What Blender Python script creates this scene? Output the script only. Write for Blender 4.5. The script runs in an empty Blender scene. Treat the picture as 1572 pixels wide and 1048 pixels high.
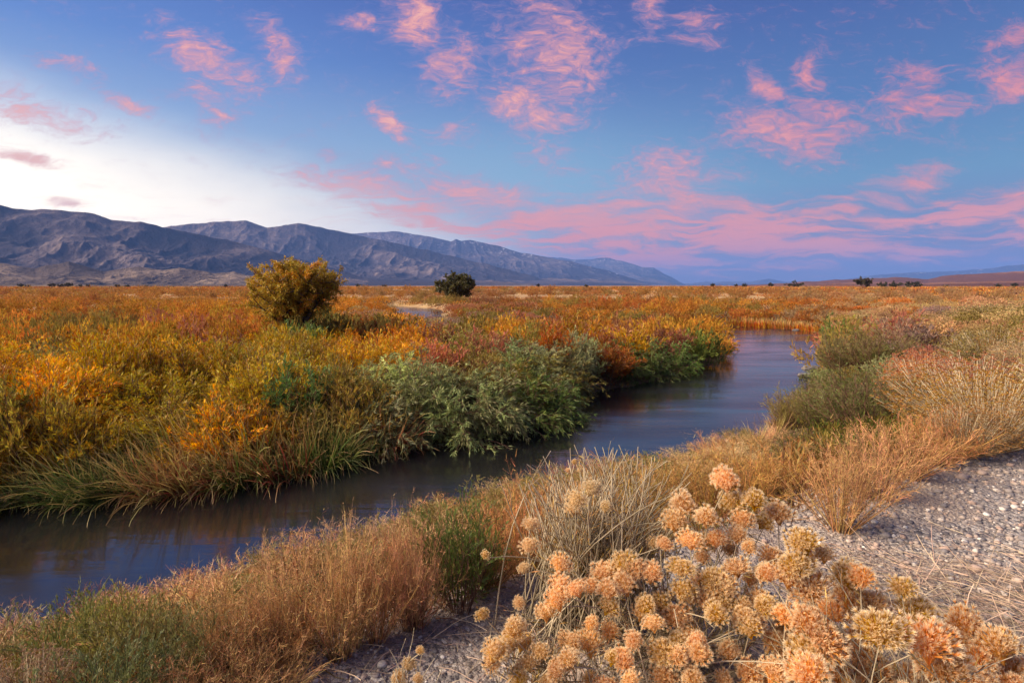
import bpy, math, random
import numpy as np
random.seed(7)
rng = np.random.default_rng(7)
scene = bpy.context.scene
COL = scene.collection
W, HH, F = 1572, 1048, 873.0
CZ = 4.0
TH = math.atan(86.0 / F)
ct, st = math.cos(TH), math.sin(TH)

# ------------------------------------------------------------------ helpers
def lin(c):
    return tuple(((v / 255.0) / 12.92 if v / 255.0 <= 0.04045 else ((v / 255.0 + 0.055) / 1.055) ** 2.4) for v in c)

def ray(px, py):
    px = np.asarray(px, float); py = np.asarray(py, float)
    a = (px - 786) / F; b = (524 - py) / F
    return np.stack([a, ct + b * st, -st + b * ct], -1)

def P(px, py, z=0.0):
    r = ray(px, py)
    t = (z - CZ) / r[..., 2]
    return r[..., 0] * t, r[..., 1] * t

def project(x, y, z):
    dz = z - CZ
    fy = y * ct - dz * st; uy = y * st + dz * ct
    fy = np.maximum(fy, 1e-3)
    return 786 + F * x / fy, 524 - F * uy / fy

def _h(ix, iy, s):
    n = (ix * 374761393 + iy * 668265263 + s * 1442695041) & 0xFFFFFFFF
    n = ((n ^ (n >> 13)) * 1274126177) & 0xFFFFFFFF
    n = n ^ (n >> 16)
    return (n & 0xFFFF) / 65535.0

def vnoise(x, y, s=0):
    x0 = np.floor(x).astype(np.int64); y0 = np.floor(y).astype(np.int64)
    fx = x - x0; fy = y - y0
    fx = fx * fx * fx * (fx * (fx * 6 - 15) + 10); fy = fy * fy * fy * (fy * (fy * 6 - 15) + 10)
    a = _h(x0, y0, s); b = _h(x0 + 1, y0, s); c = _h(x0, y0 + 1, s); d = _h(x0 + 1, y0 + 1, s)
    return (a * (1 - fx) + b * fx) * (1 - fy) + (c * (1 - fx) + d * fx) * fy

def fbm(x, y, s=0, o=5, g=0.5):
    v = 0; a = 1; t = 0
    for i in range(o):
        v = v + a * vnoise(x * 2 ** i + 17.3 * i, y * 2 ** i - 9.1 * i, s + i); t += a; a *= g
    return v / t

def ridged(x, y, s=0, o=6, g=0.55):
    v = 0; a = 1; t = 0; w = 1.0
    for i in range(o):
        n = 1 - np.abs(2 * vnoise(x * 2 ** i + 31.7 * i, y * 2 ** i + 11.9 * i, s + i) - 1)
        n = n * n * w; w = np.clip(n * 1.6, 0.15, 1)
        v = v + a * n; t += a; a *= g
    return v / t

def sst(t):
    t = np.clip(t, 0, 1); return t * t * (3 - 2 * t)

def polysdf(x, y, poly):
    x = np.asarray(x, float); y = np.asarray(y, float)
    if x.size < 3000:
        A = np.array(poly, float); B = np.roll(A, -1, 0); D = B - A
        X = x.ravel()[:, None]; Y = y.ravel()[:, None]
        t = np.clip(((X - A[:, 0]) * D[:, 0] + (Y - A[:, 1]) * D[:, 1]) / ((D ** 2).sum(1) + 1e-12), 0, 1)
        m = ((X - A[:, 0] - t * D[:, 0]) ** 2 + (Y - A[:, 1] - t * D[:, 1]) ** 2).min(1)
        c = ((A[:, 1] > Y) != (B[:, 1] > Y)) & (X < D[:, 0] * (Y - A[:, 1]) / (D[:, 1] + 1e-30) + A[:, 0])
        d = np.sqrt(m)
        return np.where(c.sum(1) % 2 == 1, -d, d).reshape(x.shape)
    best = np.full(x.shape, 1e18); ins = np.zeros(x.shape, bool)
    n = len(poly)
    for i in range(n):
        ax, ay = poly[i]; bx, by = poly[(i + 1) % n]
        dx, dy = bx - ax, by - ay
        t = np.clip(((x - ax) * dx + (y - ay) * dy) / (dx * dx + dy * dy + 1e-12), 0, 1)
        best = np.minimum(best, (x - ax - t * dx) ** 2 + (y - ay - t * dy) ** 2)
        c = ((ay > y) != (by > y))
        with np.errstate(divide='ignore', invalid='ignore'):
            xi = (bx - ax) * (y - ay) / (by - ay + 1e-30) + ax
        ins ^= c & (x < xi)
    d = np.sqrt(best)
    return np.where(ins, -d, d)

def smooth_poly(pts, n=5):
    pts = [np.array(p, float) for p in pts]; out = []
    N = len(pts)
    for i in range(N):
        p0, p1, p2, p3 = pts[i - 1], pts[i], pts[(i + 1) % N], pts[(i + 2) % N]
        for k in range(n):
            t = k / n
            out.append(tuple(0.5 * ((2 * p1) + (-p0 + p2) * t + (2 * p0 - 5 * p1 + 4 * p2 - p3) * t * t + (-p0 + 3 * p1 - 3 * p2 + p3) * t ** 3)))
    return out

# ------------------------------------------------------------------ river & terrain
far_px = [(-700, 950), (-400, 850), (-150, 800), (0, 775), (90, 752), (190, 745), (340, 732), (520, 700), (640, 690), (760, 676), (845, 650),
          (890, 610), (960, 594), (1060, 570), (1110, 553), (1122, 530), (1105, 514), (1060, 509)]
near_px = [(1150, 501), (1215, 504), (1262, 514), (1275, 528), (1262, 552), (1240, 585), (1215, 625), (1180, 665), (1090, 700), (980, 730),
           (850, 765), (700, 808), (520, 864), (350, 916), (200, 966), (0, 1030), (-300, 1125), (-800, 1270)]
riv = [tuple(map(float, P(a, b))) for a, b in far_px]
riv += [(2.0, 50.5), (-7, 53), (-11.5, 60), (-15.5, 74), (-19, 92), (-26, 104), (-60, 112), (-60, 117), (-24, 109), (-12.5, 96), (-9.5, 76), (-6.5, 61), (-2, 57), (8, 57)]
riv += [tuple(map(float, P(a, b))) for a, b in near_px]
RIV = smooth_poly(riv, 4)
POOL = smooth_poly([(-12.5, 33.0), (-9.6, 32.2), (-6.5, 33.2), (-7.5, 34.4), (-10.5, 34.8), (-13, 34.4)], 4)
TER = [(-30, -12), (-7, -2.5), (-3.2, 0.3), (-1.35, 1.75), (-0.75, 2.2), (-0.1, 2.55), (0.7, 2.95), (1.9, 3.55), (3.2, 4.5), (4.7, 5.3), (9, 8.6), (16, 15), (24, 28), (33, 45),
       (60, 80), (400, 300), (400, -200), (-30, -200)]

def river_sd(x, y):
    return np.minimum(polysdf(x, y, RIV), polysdf(x, y, POOL))

def ter_sd(x, y):
    return polysdf(x, y, TER) + 0.35 * (fbm(x * 0.9, y * 0.9, 3, 3) - 0.5)

def height(x, y, full=False):
    x = np.asarray(x, float); y = np.asarray(y, float)
    r = np.hypot(x, y)
    sd = river_sd(x, y) + 0.5 * (fbm(x * 0.6, y * 0.6, 9, 3) - 0.5) * np.clip(r / 15, 0.3, 1)
    te = ter_sd(x, y); a = np.maximum(te, 0)
    plain = 0.45 + 0.35 * fbm(x * 0.15, y * 0.15, 5, 4) + 0.5 * sst((r - 60) / 200) * (fbm(x / 60, y / 60, 6, 4) - 0.3)
    out = plain * sst(sd / 1.8)
    T = 2.55 + (0.9 - 2.55) * sst((r - 22) / 75)
    f = 1 - a / np.maximum(np.minimum(a + np.maximum(sd, 0), 9.0), 1e-3)
    f = np.where(sd > 0, np.clip(f, 0, 1), 0) ** 1.25
    f = np.where(a <= 0, 1, f)
    out = out + (T - out) * f
    out = out + 0.05 * (fbm(x * 2.2, y * 2.2, 8, 3) - 0.5) * np.clip(sd, 0, 1) * (0.4 + 0.6 * sst(a))
    out = np.where(sd < 0, -0.7 * sst(-sd / 1.0), out)
    if full: return out, sd, te
    return out

def ground_hit(px, py):
    px = np.atleast_1d(np.asarray(px, float)); py = np.atleast_1d(np.asarray(py, float))
    r = ray(px, py)
    rz = np.minimum(r[:, 2], -1e-4)
    t1 = (2.75 - CZ) / rz; t2 = (0.0 - CZ) / rz
    down = (r[:, 2] < -1e-4) & (t2 < 4000)
    K = 64; hi = t2.copy(); lo = t1.copy(); act = down.copy(); prev = t1.copy()
    for k in range(K + 1):
        ix = np.nonzero(act)[0]
        if not len(ix): break
        t = t1[ix] * (t2[ix] / t1[ix]) ** (k / K)
        hz = np.maximum(height(r[ix, 0] * t, r[ix, 1] * t), 0)
        hit = CZ + r[ix, 2] * t <= hz + 1e-6
        hi[ix[hit]] = t[hit]; lo[ix[hit]] = prev[ix[hit]]; act[ix[hit]] = False; prev[ix] = t
    for _ in range(5):
        m = (lo + hi) / 2
        b = CZ + r[:, 2] * m <= np.maximum(height(r[:, 0] * m, r[:, 1] * m), 0)
        hi = np.where(b, m, hi); lo = np.where(b, lo, m)
    hi = np.where(down, hi, np.nan)
    x = r[:, 0] * hi; y = r[:, 1] * hi
    return x, y, height(x, y)

# ------------------------------------------------------------------ mesh building
class Buf:
    def __init__(s):
        s.v = []; s.q = []; s.t3 = []; s.T = []; s.R = []; s.m = []; s.m3 = []; s.n = 0
    def add(s, v, quads=None, tris=None, T=None, R=None, mat=0):
        v = np.asarray(v, float).reshape(-1, 3)
        if quads is not None and len(quads):
            quads = np.asarray(quads).reshape(-1, 4); s.q.append(quads + s.n); s.m.append(np.full(len(quads), mat))
        if tris is not None and len(tris):
            tris = np.asarray(tris).reshape(-1, 3); s.t3.append(tris + s.n); s.m3.append(np.full(len(tris), mat))
        s.v.append(v); s.T.append(np.broadcast_to(np.asarray(0.0 if T is None else T, float).ravel() if T is not None else np.zeros(1), (len(v),)))
        s.R.append(np.broadcast_to(np.asarray(R, float).ravel() if R is not None else np.zeros(1), (len(v),)))
        s.n += len(v)
    def mesh(s, name, mats, smooth=False):
        me = bpy.data.meshes.new(name)
        v = np.concatenate(s.v) if s.v else np.zeros((0, 3))
        q = np.concatenate(s.q) if s.q else np.zeros((0, 4), int)
        t = np.concatenate(s.t3) if s.t3 else np.zeros((0, 3), int)
        me.vertices.add(len(v)); me.vertices.foreach_set('co', v.astype(np.float32).ravel())
        li = np.concatenate([q.ravel(), t.ravel()]).astype(np.int32)
        me.loops.add(len(li)); me.loops.foreach_set('vertex_index', li)
        nf = len(q) + len(t)
        me.polygons.add(nf)
        ls = np.concatenate([np.arange(len(q)) * 4, len(q) * 4 + np.arange(len(t)) * 3]).astype(np.int32)
        me.polygons.foreach_set('loop_start', ls)
        mi = np.concatenate([np.concatenate(s.m) if s.m else np.zeros(0, int), np.concatenate(s.m3) if s.m3 else np.zeros(0, int)]).astype(np.int32)
        for m in (mats if isinstance(mats, (list, tuple)) else [mats]): me.materials.append(m)
        me.polygons.foreach_set('material_index', mi)
        if smooth: me.polygons.foreach_set('use_smooth', np.ones(nf, bool))
        for nm, arr in (('T', s.T), ('R', s.R)):
            at = me.attributes.new(nm, 'FLOAT', 'POINT'); at.data.foreach_set('value', np.concatenate(arr).astype(np.float32))
        me.update(calc_edges=True); me.validate()
        return me
    def obj(s, name, mats, parent=None, smooth=False):
        o = bpy.data.objects.new(name, s.mesh(name, mats, smooth)); COL.objects.link(o)
        if parent is not None: o.parent = parent
        return o

def unit(v):
    return v / np.maximum(np.linalg.norm(v, axis=-1, keepdims=True), 1e-9)

def rdir(n, g=rng):
    return unit(g.normal(size=(n, 3)))

def leaves(b, c, a, L, Wd, g=rng, mat=0, T=None, R=None, fold=0.0):
    """diamond leaves: c base point, a axis"""
    n = len(c); a = unit(a)
    s = unit(np.cross(a, rdir(n, g)))
    L = np.broadcast_to(L, (n,))[:, None]; Wd = np.broadcast_to(Wd, (n,))[:, None]
    nn = np.cross(a, s)
    v = np.stack([c, c + a * L * .45 + s * Wd * .5 + nn * fold * L, c + a * L, c + a * L * .45 - s * Wd * .5 + nn * fold * L], 1)
    R = g.random(n) if R is None else R
    T = np.zeros(n) if T is None else np.broadcast_to(T, (n,))
    b.add(v.reshape(-1, 3), quads=np.arange(n * 4).reshape(n, 4), T=np.repeat(T, 4), R=np.repeat(R, 4), mat=mat)

def ribbons(b, paths, wid, g=rng, mat=0, R=None, taper=True, T0=0.0, T1=1.0):
    """paths (N,K,3) -> flat ribbons facing a random side"""
    N, K, _ = paths.shape
    d = unit(paths[:, -1] - paths[:, 0])
    s = unit(np.cross(d, rdir(N, g)))[:, None, :]
    wid = np.broadcast_to(wid, (N,))[:, None, None]
    k = np.linspace(0, 1, K)[None, :, None]
    w = wid * (np.clip(1.02 - k, 0, 1) ** .6 if taper else 1.0)
    v = np.stack([paths + s * w / 2, paths - s * w / 2], 2).reshape(N, K * 2, 3)
    base = (np.arange(K - 1) * 2)[:, None] + np.array([0, 1, 3, 2])[None]
    q = (np.arange(N) * K * 2)[:, None, None] + base[None]
    R = g.random(N) if R is None else R
    T = np.broadcast_to(np.repeat(np.linspace(T0, T1, K), 2)[None], (N, 2 * K))
    b.add(v.reshape(-1, 3), quads=q.reshape(-1, 4), T=T.ravel(), R=np.repeat(R, K * 2), mat=mat)

def tubes(b, paths, rad, g=rng, mat=0, sides=3, R=None):
    N, K, _ = paths.shape
    tan = unit(np.gradient(paths, axis=1))
    ref = np.where(np.abs(tan[..., 2:3]) > .8, np.array([1.0, 0, 0]), np.array([0, 0, 1.0]))
    u = unit(np.cross(tan, ref)); w = np.cross(tan, u)
    rad = np.broadcast_to(rad, (N, K))[:, :, None, None]
    an = np.arange(sides) / sides * 2 * math.pi
    ring = u[:, :, None] * np.cos(an)[None, None, :, None] + w[:, :, None] * np.sin(an)[None, None, :, None]
    v = paths[:, :, None] + ring * rad
    q = []
    for k in range(K - 1):
        for j in range(sides):
            j2 = (j + 1) % sides
            q.append([k * sides + j, k * sides + j2, (k + 1) * sides + j2, (k + 1) * sides + j])
    q = (np.arange(N) * K * sides)[:, None, None] + np.array(q)[None]
    R = g.random(N) if R is None else R
    T = np.broadcast_to(np.repeat(np.linspace(0, 1, K), sides)[None], (N, K * sides))
    b.add(v.reshape(-1, 3), quads=q.reshape(-1, 4), T=T.ravel(), R=np.repeat(R, K * sides), mat=mat)

def curved(base, d, L, K, droop=0.0, wob=0.06, g=rng):
    """paths starting at base along d (N,3), bending down by droop"""
    N = len(base); s = np.linspace(0, 1, K)[None, :, None]
    L = np.broadcast_to(L, (N,))[:, None, None]
    side = rdir(N, g)[:, None, :]
    p = base[:, None, :] + unit(d)[:, None, :] * L * s + side * L * wob * np.sin(s * 3.0) * s
    dr = np.broadcast_to(droop, (N,))[:, None]
    p[:, :, 2] -= (dr * L[:, :, 0] * s[:, :, 0] ** 2)
    return p

def along(paths, idx, s):
    K = paths.shape[1]
    f = s * (K - 1); i = np.minimum(f.astype(int), K - 2); fr = (f - i)[:, None]
    a = paths[idx, i]; c = paths[idx, i + 1]
    return a * (1 - fr) + c * fr, unit(c - a)

# ------------------------------------------------------------------ materials
class N:
    def __init__(s, nt): s.nt = nt
    def new(s, t, **k):
        n = s.nt.nodes.new(t)
        for a, v in k.items(): setattr(n, a, v)
        return n
    def link(s, a, b): s.nt.links.new(a, b)
    def setin(s, n, i, v):
        if isinstance(v, bpy.types.NodeSocket): s.nt.links.new(v, n.inputs[i])
        elif v is not None: n.inputs[i].default_value = v
    def math(s, op, a, b=None, c=None, clamp=False):
        n = s.new('ShaderNodeMath', operation=op); n.use_clamp = clamp
        s.setin(n, 0, a); s.setin(n, 1, b); s.setin(n, 2, c); return n.outputs[0]
    def vmath(s, op, a, b=None):
        n = s.new('ShaderNodeVectorMath', operation=op); s.setin(n, 0, a); s.setin(n, 1, b)
        return n.outputs[1] if op in ('LENGTH', 'DOT_PRODUCT') else n.outputs[0]
    def mix(s, f, a, b, bt='MIX'):
        n = s.new('ShaderNodeMix', data_type='RGBA', blend_type=bt)
        s.setin(n, 0, f); s.setin(n, 6, a if isinstance(a, bpy.types.NodeSocket) else (*a, 1)); s.setin(n, 7, b if isinstance(b, bpy.types.NodeSocket) else (*b, 1))
        return n.outputs[2]
    def mr(s, v, a, b, c=0.0, d=1.0, sm=True):
        n = s.new('ShaderNodeMapRange', interpolation_type='SMOOTHSTEP' if sm else 'LINEAR')
        for i, x in enumerate((v, a, b, c, d)): s.setin(n, i, x)
        return n.outputs[0]
    def noise(s, vec, scale, detail=4, rough=0.5, dist=0.0, dim='3D'):
        n = s.new('ShaderNodeTexNoise', noise_dimensions=dim); s.setin(n, 'Vector', vec)
        n.inputs['Scale'].default_value = scale; n.inputs['Detail'].default_value = detail; n.inputs['Roughness'].default_value = rough
        n.inputs['Distortion'].default_value = dist
        return n.outputs[0]
    def ramp(s, f, pts, interp='LINEAR'):
        n = s.new('ShaderNodeValToRGB'); n.color_ramp.interpolation = interp
        e = n.color_ramp.elements
        while len(e) > 1: e.remove(e[-1])
        e[0].position = pts[0][0]; e[0].color = (*pts[0][1], 1)
        for p, c in pts[1:]:
            x = e.new(p); x.color = (*c, 1)
        s.setin(n, 0, f); return n.outputs[0]
    def attr(s, name):
        n = s.new('ShaderNodeAttribute'); n.attribute_name = name; return n
    def mapping(s, vec, sc=(1, 1, 1), loc=(0, 0, 0), rot=(0, 0, 0), typ='POINT'):
        n = s.new('ShaderNodeMapping', vector_type=typ); s.setin(n, 0, vec)
        n.inputs['Location'].default_value = loc; n.inputs['Rotation'].default_value = rot; n.inputs['Scale'].default_value = sc
        return n.outputs[0]

def newmat(name):
    m = bpy.data.materials.new(name); m.use_nodes = True
    m.node_tree.nodes.clear(); n = N(m.node_tree)
    out = n.new('ShaderNodeOutputMaterial'); return m, n, out

def leafmat(name, tip=None, hue=0.035, val=(0.55, 1.45), trans=0.35, sat=1.07, tipf=(0.0, 0.0), rough=0.6):
    """colour comes from the object colour; each leaf varies, tips may carry a second colour"""
    m, n, out = newmat(name)
    oi = n.new('ShaderNodeObjectInfo'); R = n.attr('R').outputs['Fac']; T = n.attr('T').outputs['Fac']
    col = oi.outputs['Color']
    if tip is not None:
        col = n.mix(n.mr(T, tipf[0], tipf[1]), col, tip)
    h = n.new('ShaderNodeHueSaturation')
    R2 = n.math('FRACT', n.math('MULTIPLY', R, 37.7))
    n.setin(h, 'Hue', n.mr(R2, 0, 1, 0.5 - hue, 0.5 + hue, False))
    n.setin(h, 'Value', n.mr(R, 0, 1, val[0], val[1], False))
    n.setin(h, 'Saturation', sat); n.setin(h, 'Color', col)
    d = n.new('ShaderNodeBsdfDiffuse'); n.setin(d, 0, h.outputs[0])
    t = n.new('ShaderNodeBsdfTranslucent'); n.setin(t, 0, h.outputs[0])
    mx = n.new('ShaderNodeMixShader'); n.setin(mx, 0, trans); n.link(d.outputs[0], mx.inputs[1]); n.link(t.outputs[0], mx.inputs[2])
    g = n.new('ShaderNodeBsdfGlossy'); g.inputs[0].default_value = (1, 1, 1, 1); g.inputs['Roughness'].default_value = rough
    mx2 = n.new('ShaderNodeMixShader'); mx2.inputs[0].default_value = 0.03
    n.link(mx.outputs[0], mx2.inputs[1]); n.link(g.outputs[0], mx2.inputs[2]); n.link(mx2.outputs[0], out.inputs[0])
    return m

M_leaf = leafmat('willow leaves')
M_dry = leafmat('dry twigs', hue=0.03, val=(0.35, 1.6), trans=0.15)
M_reed = leafmat('reed blades', tip=lin((196, 168, 112)), hue=0.04, val=(0.5, 1.5), trans=0.25, tipf=(0.55, 1.0))
M_bristle = leafmat('seed bristles', tip=(1.0, 0.85, 0.60), hue=0.012, val=(0.8, 1.15), trans=0.45, tipf=(0.2, 0.95))
M_mound = leafmat('seeded shrub', tip=(0.70, 0.46, 0.22), hue=0.03, val=(0.5, 1.4), trans=0.3, tipf=(0.7, 2.0))

def simple(name, c1, c2, scale=8.0, rough=0.8, bump=0.3, bscale=40):
    m, n, out = newmat(name)
    tc = n.new('ShaderNodeTexCoord').outputs['Object']
    col = n.mix(n.mr(n.noise(tc, scale, 5, .6), .35, .65), c1, c2)
    p = n.new('ShaderNodeBsdfPrincipled'); n.setin(p, 'Base Color', col); p.inputs['Roughness'].default_value = rough
    b = n.new('ShaderNodeBump'); b.inputs['Strength'].default_value = bump; n.setin(b, 'Height', n.noise(tc, bscale, 5, .6)); b.inputs['Distance'].default_value = 0.02
    n.link(b.outputs[0], p.inputs['Normal']); n.link(p.outputs[0], out.inputs[0]); return m

M_bark = simple('bark', (0.06, 0.04, 0.025), (0.13, 0.09, 0.06), 12)
M_stemw = simple('willow stems', (0.10, 0.045, 0.03), (0.2, 0.1, 0.06), 6)
M_stemg = simple('pale stems', (0.30, 0.24, 0.15), (0.50, 0.40, 0.27), 6)
M_rock = simple('rock', (0.09, 0.08, 0.08), (0.2, 0.17, 0.16), 4, .7, .5, 14)

# ground
def make_ground_mat():
    m, n, out = newmat('ground')
    pos = n.new('ShaderNodeNewGeometry').outputs['Position']
    grav = n.attr('R').outputs['Fac']; dist = n.attr('T').outputs['Fac']
    # litter / soil near
    s1 = n.noise(pos, 6, 8, .65)
    soil = n.ramp(s1, [(.3, (0.035, 0.022, 0.014)), (.5, (0.09, 0.055, 0.03)), (.62, (0.16, 0.10, 0.05)), (.75, (0.26, 0.18, 0.10))])
    # fields further off, seen at grazing angle
    pf = n.mapping(pos, (1, 2.0, 1), rot=(0, 0, 0.08))
    f1 = n.noise(pf, 0.011, 5, .6, .6); f2 = n.noise(pf, 0.09, 6, .7)
    fld = n.math('ADD', n.math('MULTIPLY', f1, .72), n.math('MULTIPLY', f2, .28))
    field = n.ramp(fld, [(.34, (0.13, 0.055, 0.02)), (.43, (0.33, 0.12, 0.03)), (.47, (0.42, 0.26, 0.11)), (.51, (0.48, 0.34, 0.19)), (.545, (0.24, 0.10, 0.035)), (.59, (0.46, 0.32, 0.18)), (.66, (0.32, 0.12, 0.04))])
    desert = n.mix(n.noise(pos, 0.0012, 5, .6), (0.28, 0.17, 0.12), (0.22, 0.14, 0.11))
    col = n.mix(n.mr(dist, 40, 120), soil, field)
    col = n.mix(n.mr(dist, 900, 2600), col, desert)
    # gravel
    vr = n.new('ShaderNodeTexVoronoi'); n.setin(vr, 'Vector', pos); vr.inputs['Scale'].default_value = 42
    vr2 = n.new('ShaderNodeTexVoronoi'); n.setin(vr2, 'Vector', pos); vr2.inputs['Scale'].default_value = 95
    sep = n.new('ShaderNodeSeparateColor'); n.link(vr.outputs['Color'], sep.inputs[0])
    gcol = n.ramp(sep.outputs[0], [(0, (0.14, 0.13, 0.13)), (.35, (0.28, 0.25, 0.24)), (.7, (0.42, 0.35, 0.31)), (.95, (0.55, 0.50, 0.46))])
    sand = n.mix(n.noise(pos, 3.0, 6, .6), (0.42, 0.33, 0.27), (0.30, 0.24, 0.21))
    gcol = n.mix(n.mr(n.noise(pos, 1.7, 4, .6), .4, .6), gcol, sand)
    gm = n.math('MULTIPLY', n.mr(n.math('ADD', grav, n.math('MULTIPLY', n.math('SUBTRACT', n.noise(pos, 5, 5, .7), .5), .6)), .4, .6), n.mr(dist, 25, 60, 1, 0))
    col = n.mix(gm, col, gcol)
    p = n.new('ShaderNodeBsdfPrincipled'); n.setin(p, 'Base Color', col); p.inputs['Roughness'].default_value = .92; p.inputs['Specular IOR Level'].default_value = .15
    hb = n.math('ADD', n.math('MULTIPLY', vr.outputs['Distance'], -0.6), n.math('MULTIPLY', vr2.outputs['Distance'], -0.3))
    hh = n.math('ADD', n.math('MULTIPLY', hb, gm), n.noise(pos, 9, 8, .7))
    b = n.new('ShaderNodeBump'); b.inputs['Strength'].default_value = .7; b.inputs['Distance'].default_value = .05; n.setin(b, 'Height', hh)
    n.link(b.outputs[0], p.inputs['Normal']); n.link(p.outputs[0], out.inputs[0]); return m

def make_water_mat():
    m, n, out = newmat('river water')
    pos = n.new('ShaderNodeNewGeometry').outputs['Position']
    st1 = n.mapping(pos, (0.28, 1.3, 1), rot=(0, 0, -0.66))
    a = n.noise(st1, 1.0, 4, .55, .4); a2 = n.noise(n.mapping(pos, (.12, .5, 1), rot=(0, 0, -.7)), 1.0, 3, .5, .6)
    p = n.new('ShaderNodeBsdfPrincipled'); p.inputs['Base Color'].default_value = (0.008, 0.008, 0.010, 1)
    p.inputs['IOR'].default_value = 1.75; p.inputs['Specular IOR Level'].default_value = .75
    n.setin(p, 'Roughness', n.mr(a2, .35, .7, .1, .26))
    b = n.new('ShaderNodeBump'); b.inputs['Strength'].default_value = .16; b.inputs['Distance'].default_value = .09; n.setin(b, 'Height', n.math('ADD', a, a2))
    n.link(b.outputs[0], p.inputs['Normal']); n.link(p.outputs[0], out.inputs[0]); return m

def make_mtn_mat(name, lo, mid, hi, snow=False, scale=1.0):
    m, n, out = newmat(name)
    geo = n.new('ShaderNodeNewGeometry'); pos = geo.outputs['Position']
    R = n.attr('R').outputs['Fac']; T = n.attr('T').outputs['Fac']
    n1 = n.noise(pos, 0.0022 * scale, 9, .68, .3); n2 = n.noise(pos, 0.009 * scale, 7, .75)
    v = n.math('ADD', n.math('MULTIPLY', n1, .6), n.math('MULTIPLY', n2, .4))
    rock = n.mix(n.mr(v, .4, .62), mid, hi)
    rock = n.mix(n.mr(n.math('ADD', R, n.math('MULTIPLY', n.math('SUBTRACT', n2, .5), .6)), .25, .62), lo, rock)  # relief shading put into the rock colour: gullies darker, spurs lighter
    if snow:
        sn = n.math('MULTIPLY', n.math('MULTIPLY', n.mr(T, .86, .97), n.mr(n2, .56, .62)), n.mr(n1, .5, .56))
        rock = n.mix(sn, rock, (.6, .6, .65))
    p = n.new('ShaderNodeBsdfPrincipled'); n.setin(p, 'Base Color', rock); p.inputs['Roughness'].default_value = 1; p.inputs['Specular IOR Level'].default_value = .05
    b = n.new('ShaderNodeBump'); b.inputs['Strength'].default_value = 1.0; b.inputs['Distance'].default_value = 90; n.setin(b, 'Height', v)
    n.link(b.outputs[0], p.inputs['Normal']); n.link(p.outputs[0], out.inputs[0]); return m

def tag(o, label=None, cat=None, group=None, kind=None):
    if label: o['label'] = label
    if cat: o['category'] = cat
    if group: o['group'] = group
    if kind: o['kind'] = kind
    return o

# ------------------------------------------------------------------ ground mesh
def build_ground():
    na = 640
    rad = np.concatenate([[0.02], np.geomspace(0.25, 90, 290), np.geomspace(93, 46000, 130)])
    front = np.linspace(-1.05, 1.05, 520); back = np.linspace(1.05, 2 * math.pi - 1.05, na - 520 + 2)[1:-1]
    az = np.concatenate([front, back]); na = len(az)
    A, Rr = np.meshgrid(az, rad)
    x = Rr * np.sin(A); y = Rr * np.cos(A)
    h, sd, te = height(x.ravel(), y.ravel(), True)
    r = Rr.ravel()
    grav = sst((-te + 0.35) / 0.5)
    b = Buf()
    nr = len(rad)
    i, j = np.meshgrid(np.arange(nr - 1), np.arange(na), indexing='ij')
    j2 = (j + 1) % na
    q = np.stack([i * na + j, (i + 1) * na + j, (i + 1) * na + j2, i * na + j2], -1).reshape(-1, 4)[:, ::-1]
    b.add(np.stack([x.ravel(), y.ravel(), h], -1), quads=q, T=r, R=grav)
    o = b.obj('ground', make_ground_mat(), smooth=True)
    tag(o, kind='structure')

def build_water():
    import bmesh
    for nm, poly in (('river', RIV), ('pond', POOL)):
        bm = bmesh.new()
        c = np.mean(poly, axis=0)
        off = []
        n = len(poly)
        P2 = np.array(poly)
        tang = np.roll(P2, -1, 0) - np.roll(P2, 1, 0)
        nor = np.stack([tang[:, 1], -tang[:, 0]], 1); nor /= np.linalg.norm(nor, axis=1, keepdims=True) + 1e-9
        area = 0.5 * np.sum(P2[:, 0] * np.roll(P2[:, 1], -1) - np.roll(P2[:, 0], -1) * P2[:, 1])
        if area < 0: nor = -nor
        P3 = P2 + nor * 0.7
        vs = [bm.verts.new((p[0], p[1], 0.0)) for p in P3]
        f = bm.faces.new(vs)
        bmesh.ops.triangulate(bm, faces=[f])
        me = bpy.data.meshes.new(nm); bm.to_mesh(me); bm.free()
        me.materials.append(M_water)
        o = bpy.data.objects.new(nm, me); COL.objects.link(o); tag(o, kind='structure')
        for p in me.polygons:
            if p.normal.z < 0: p.flip()

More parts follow.
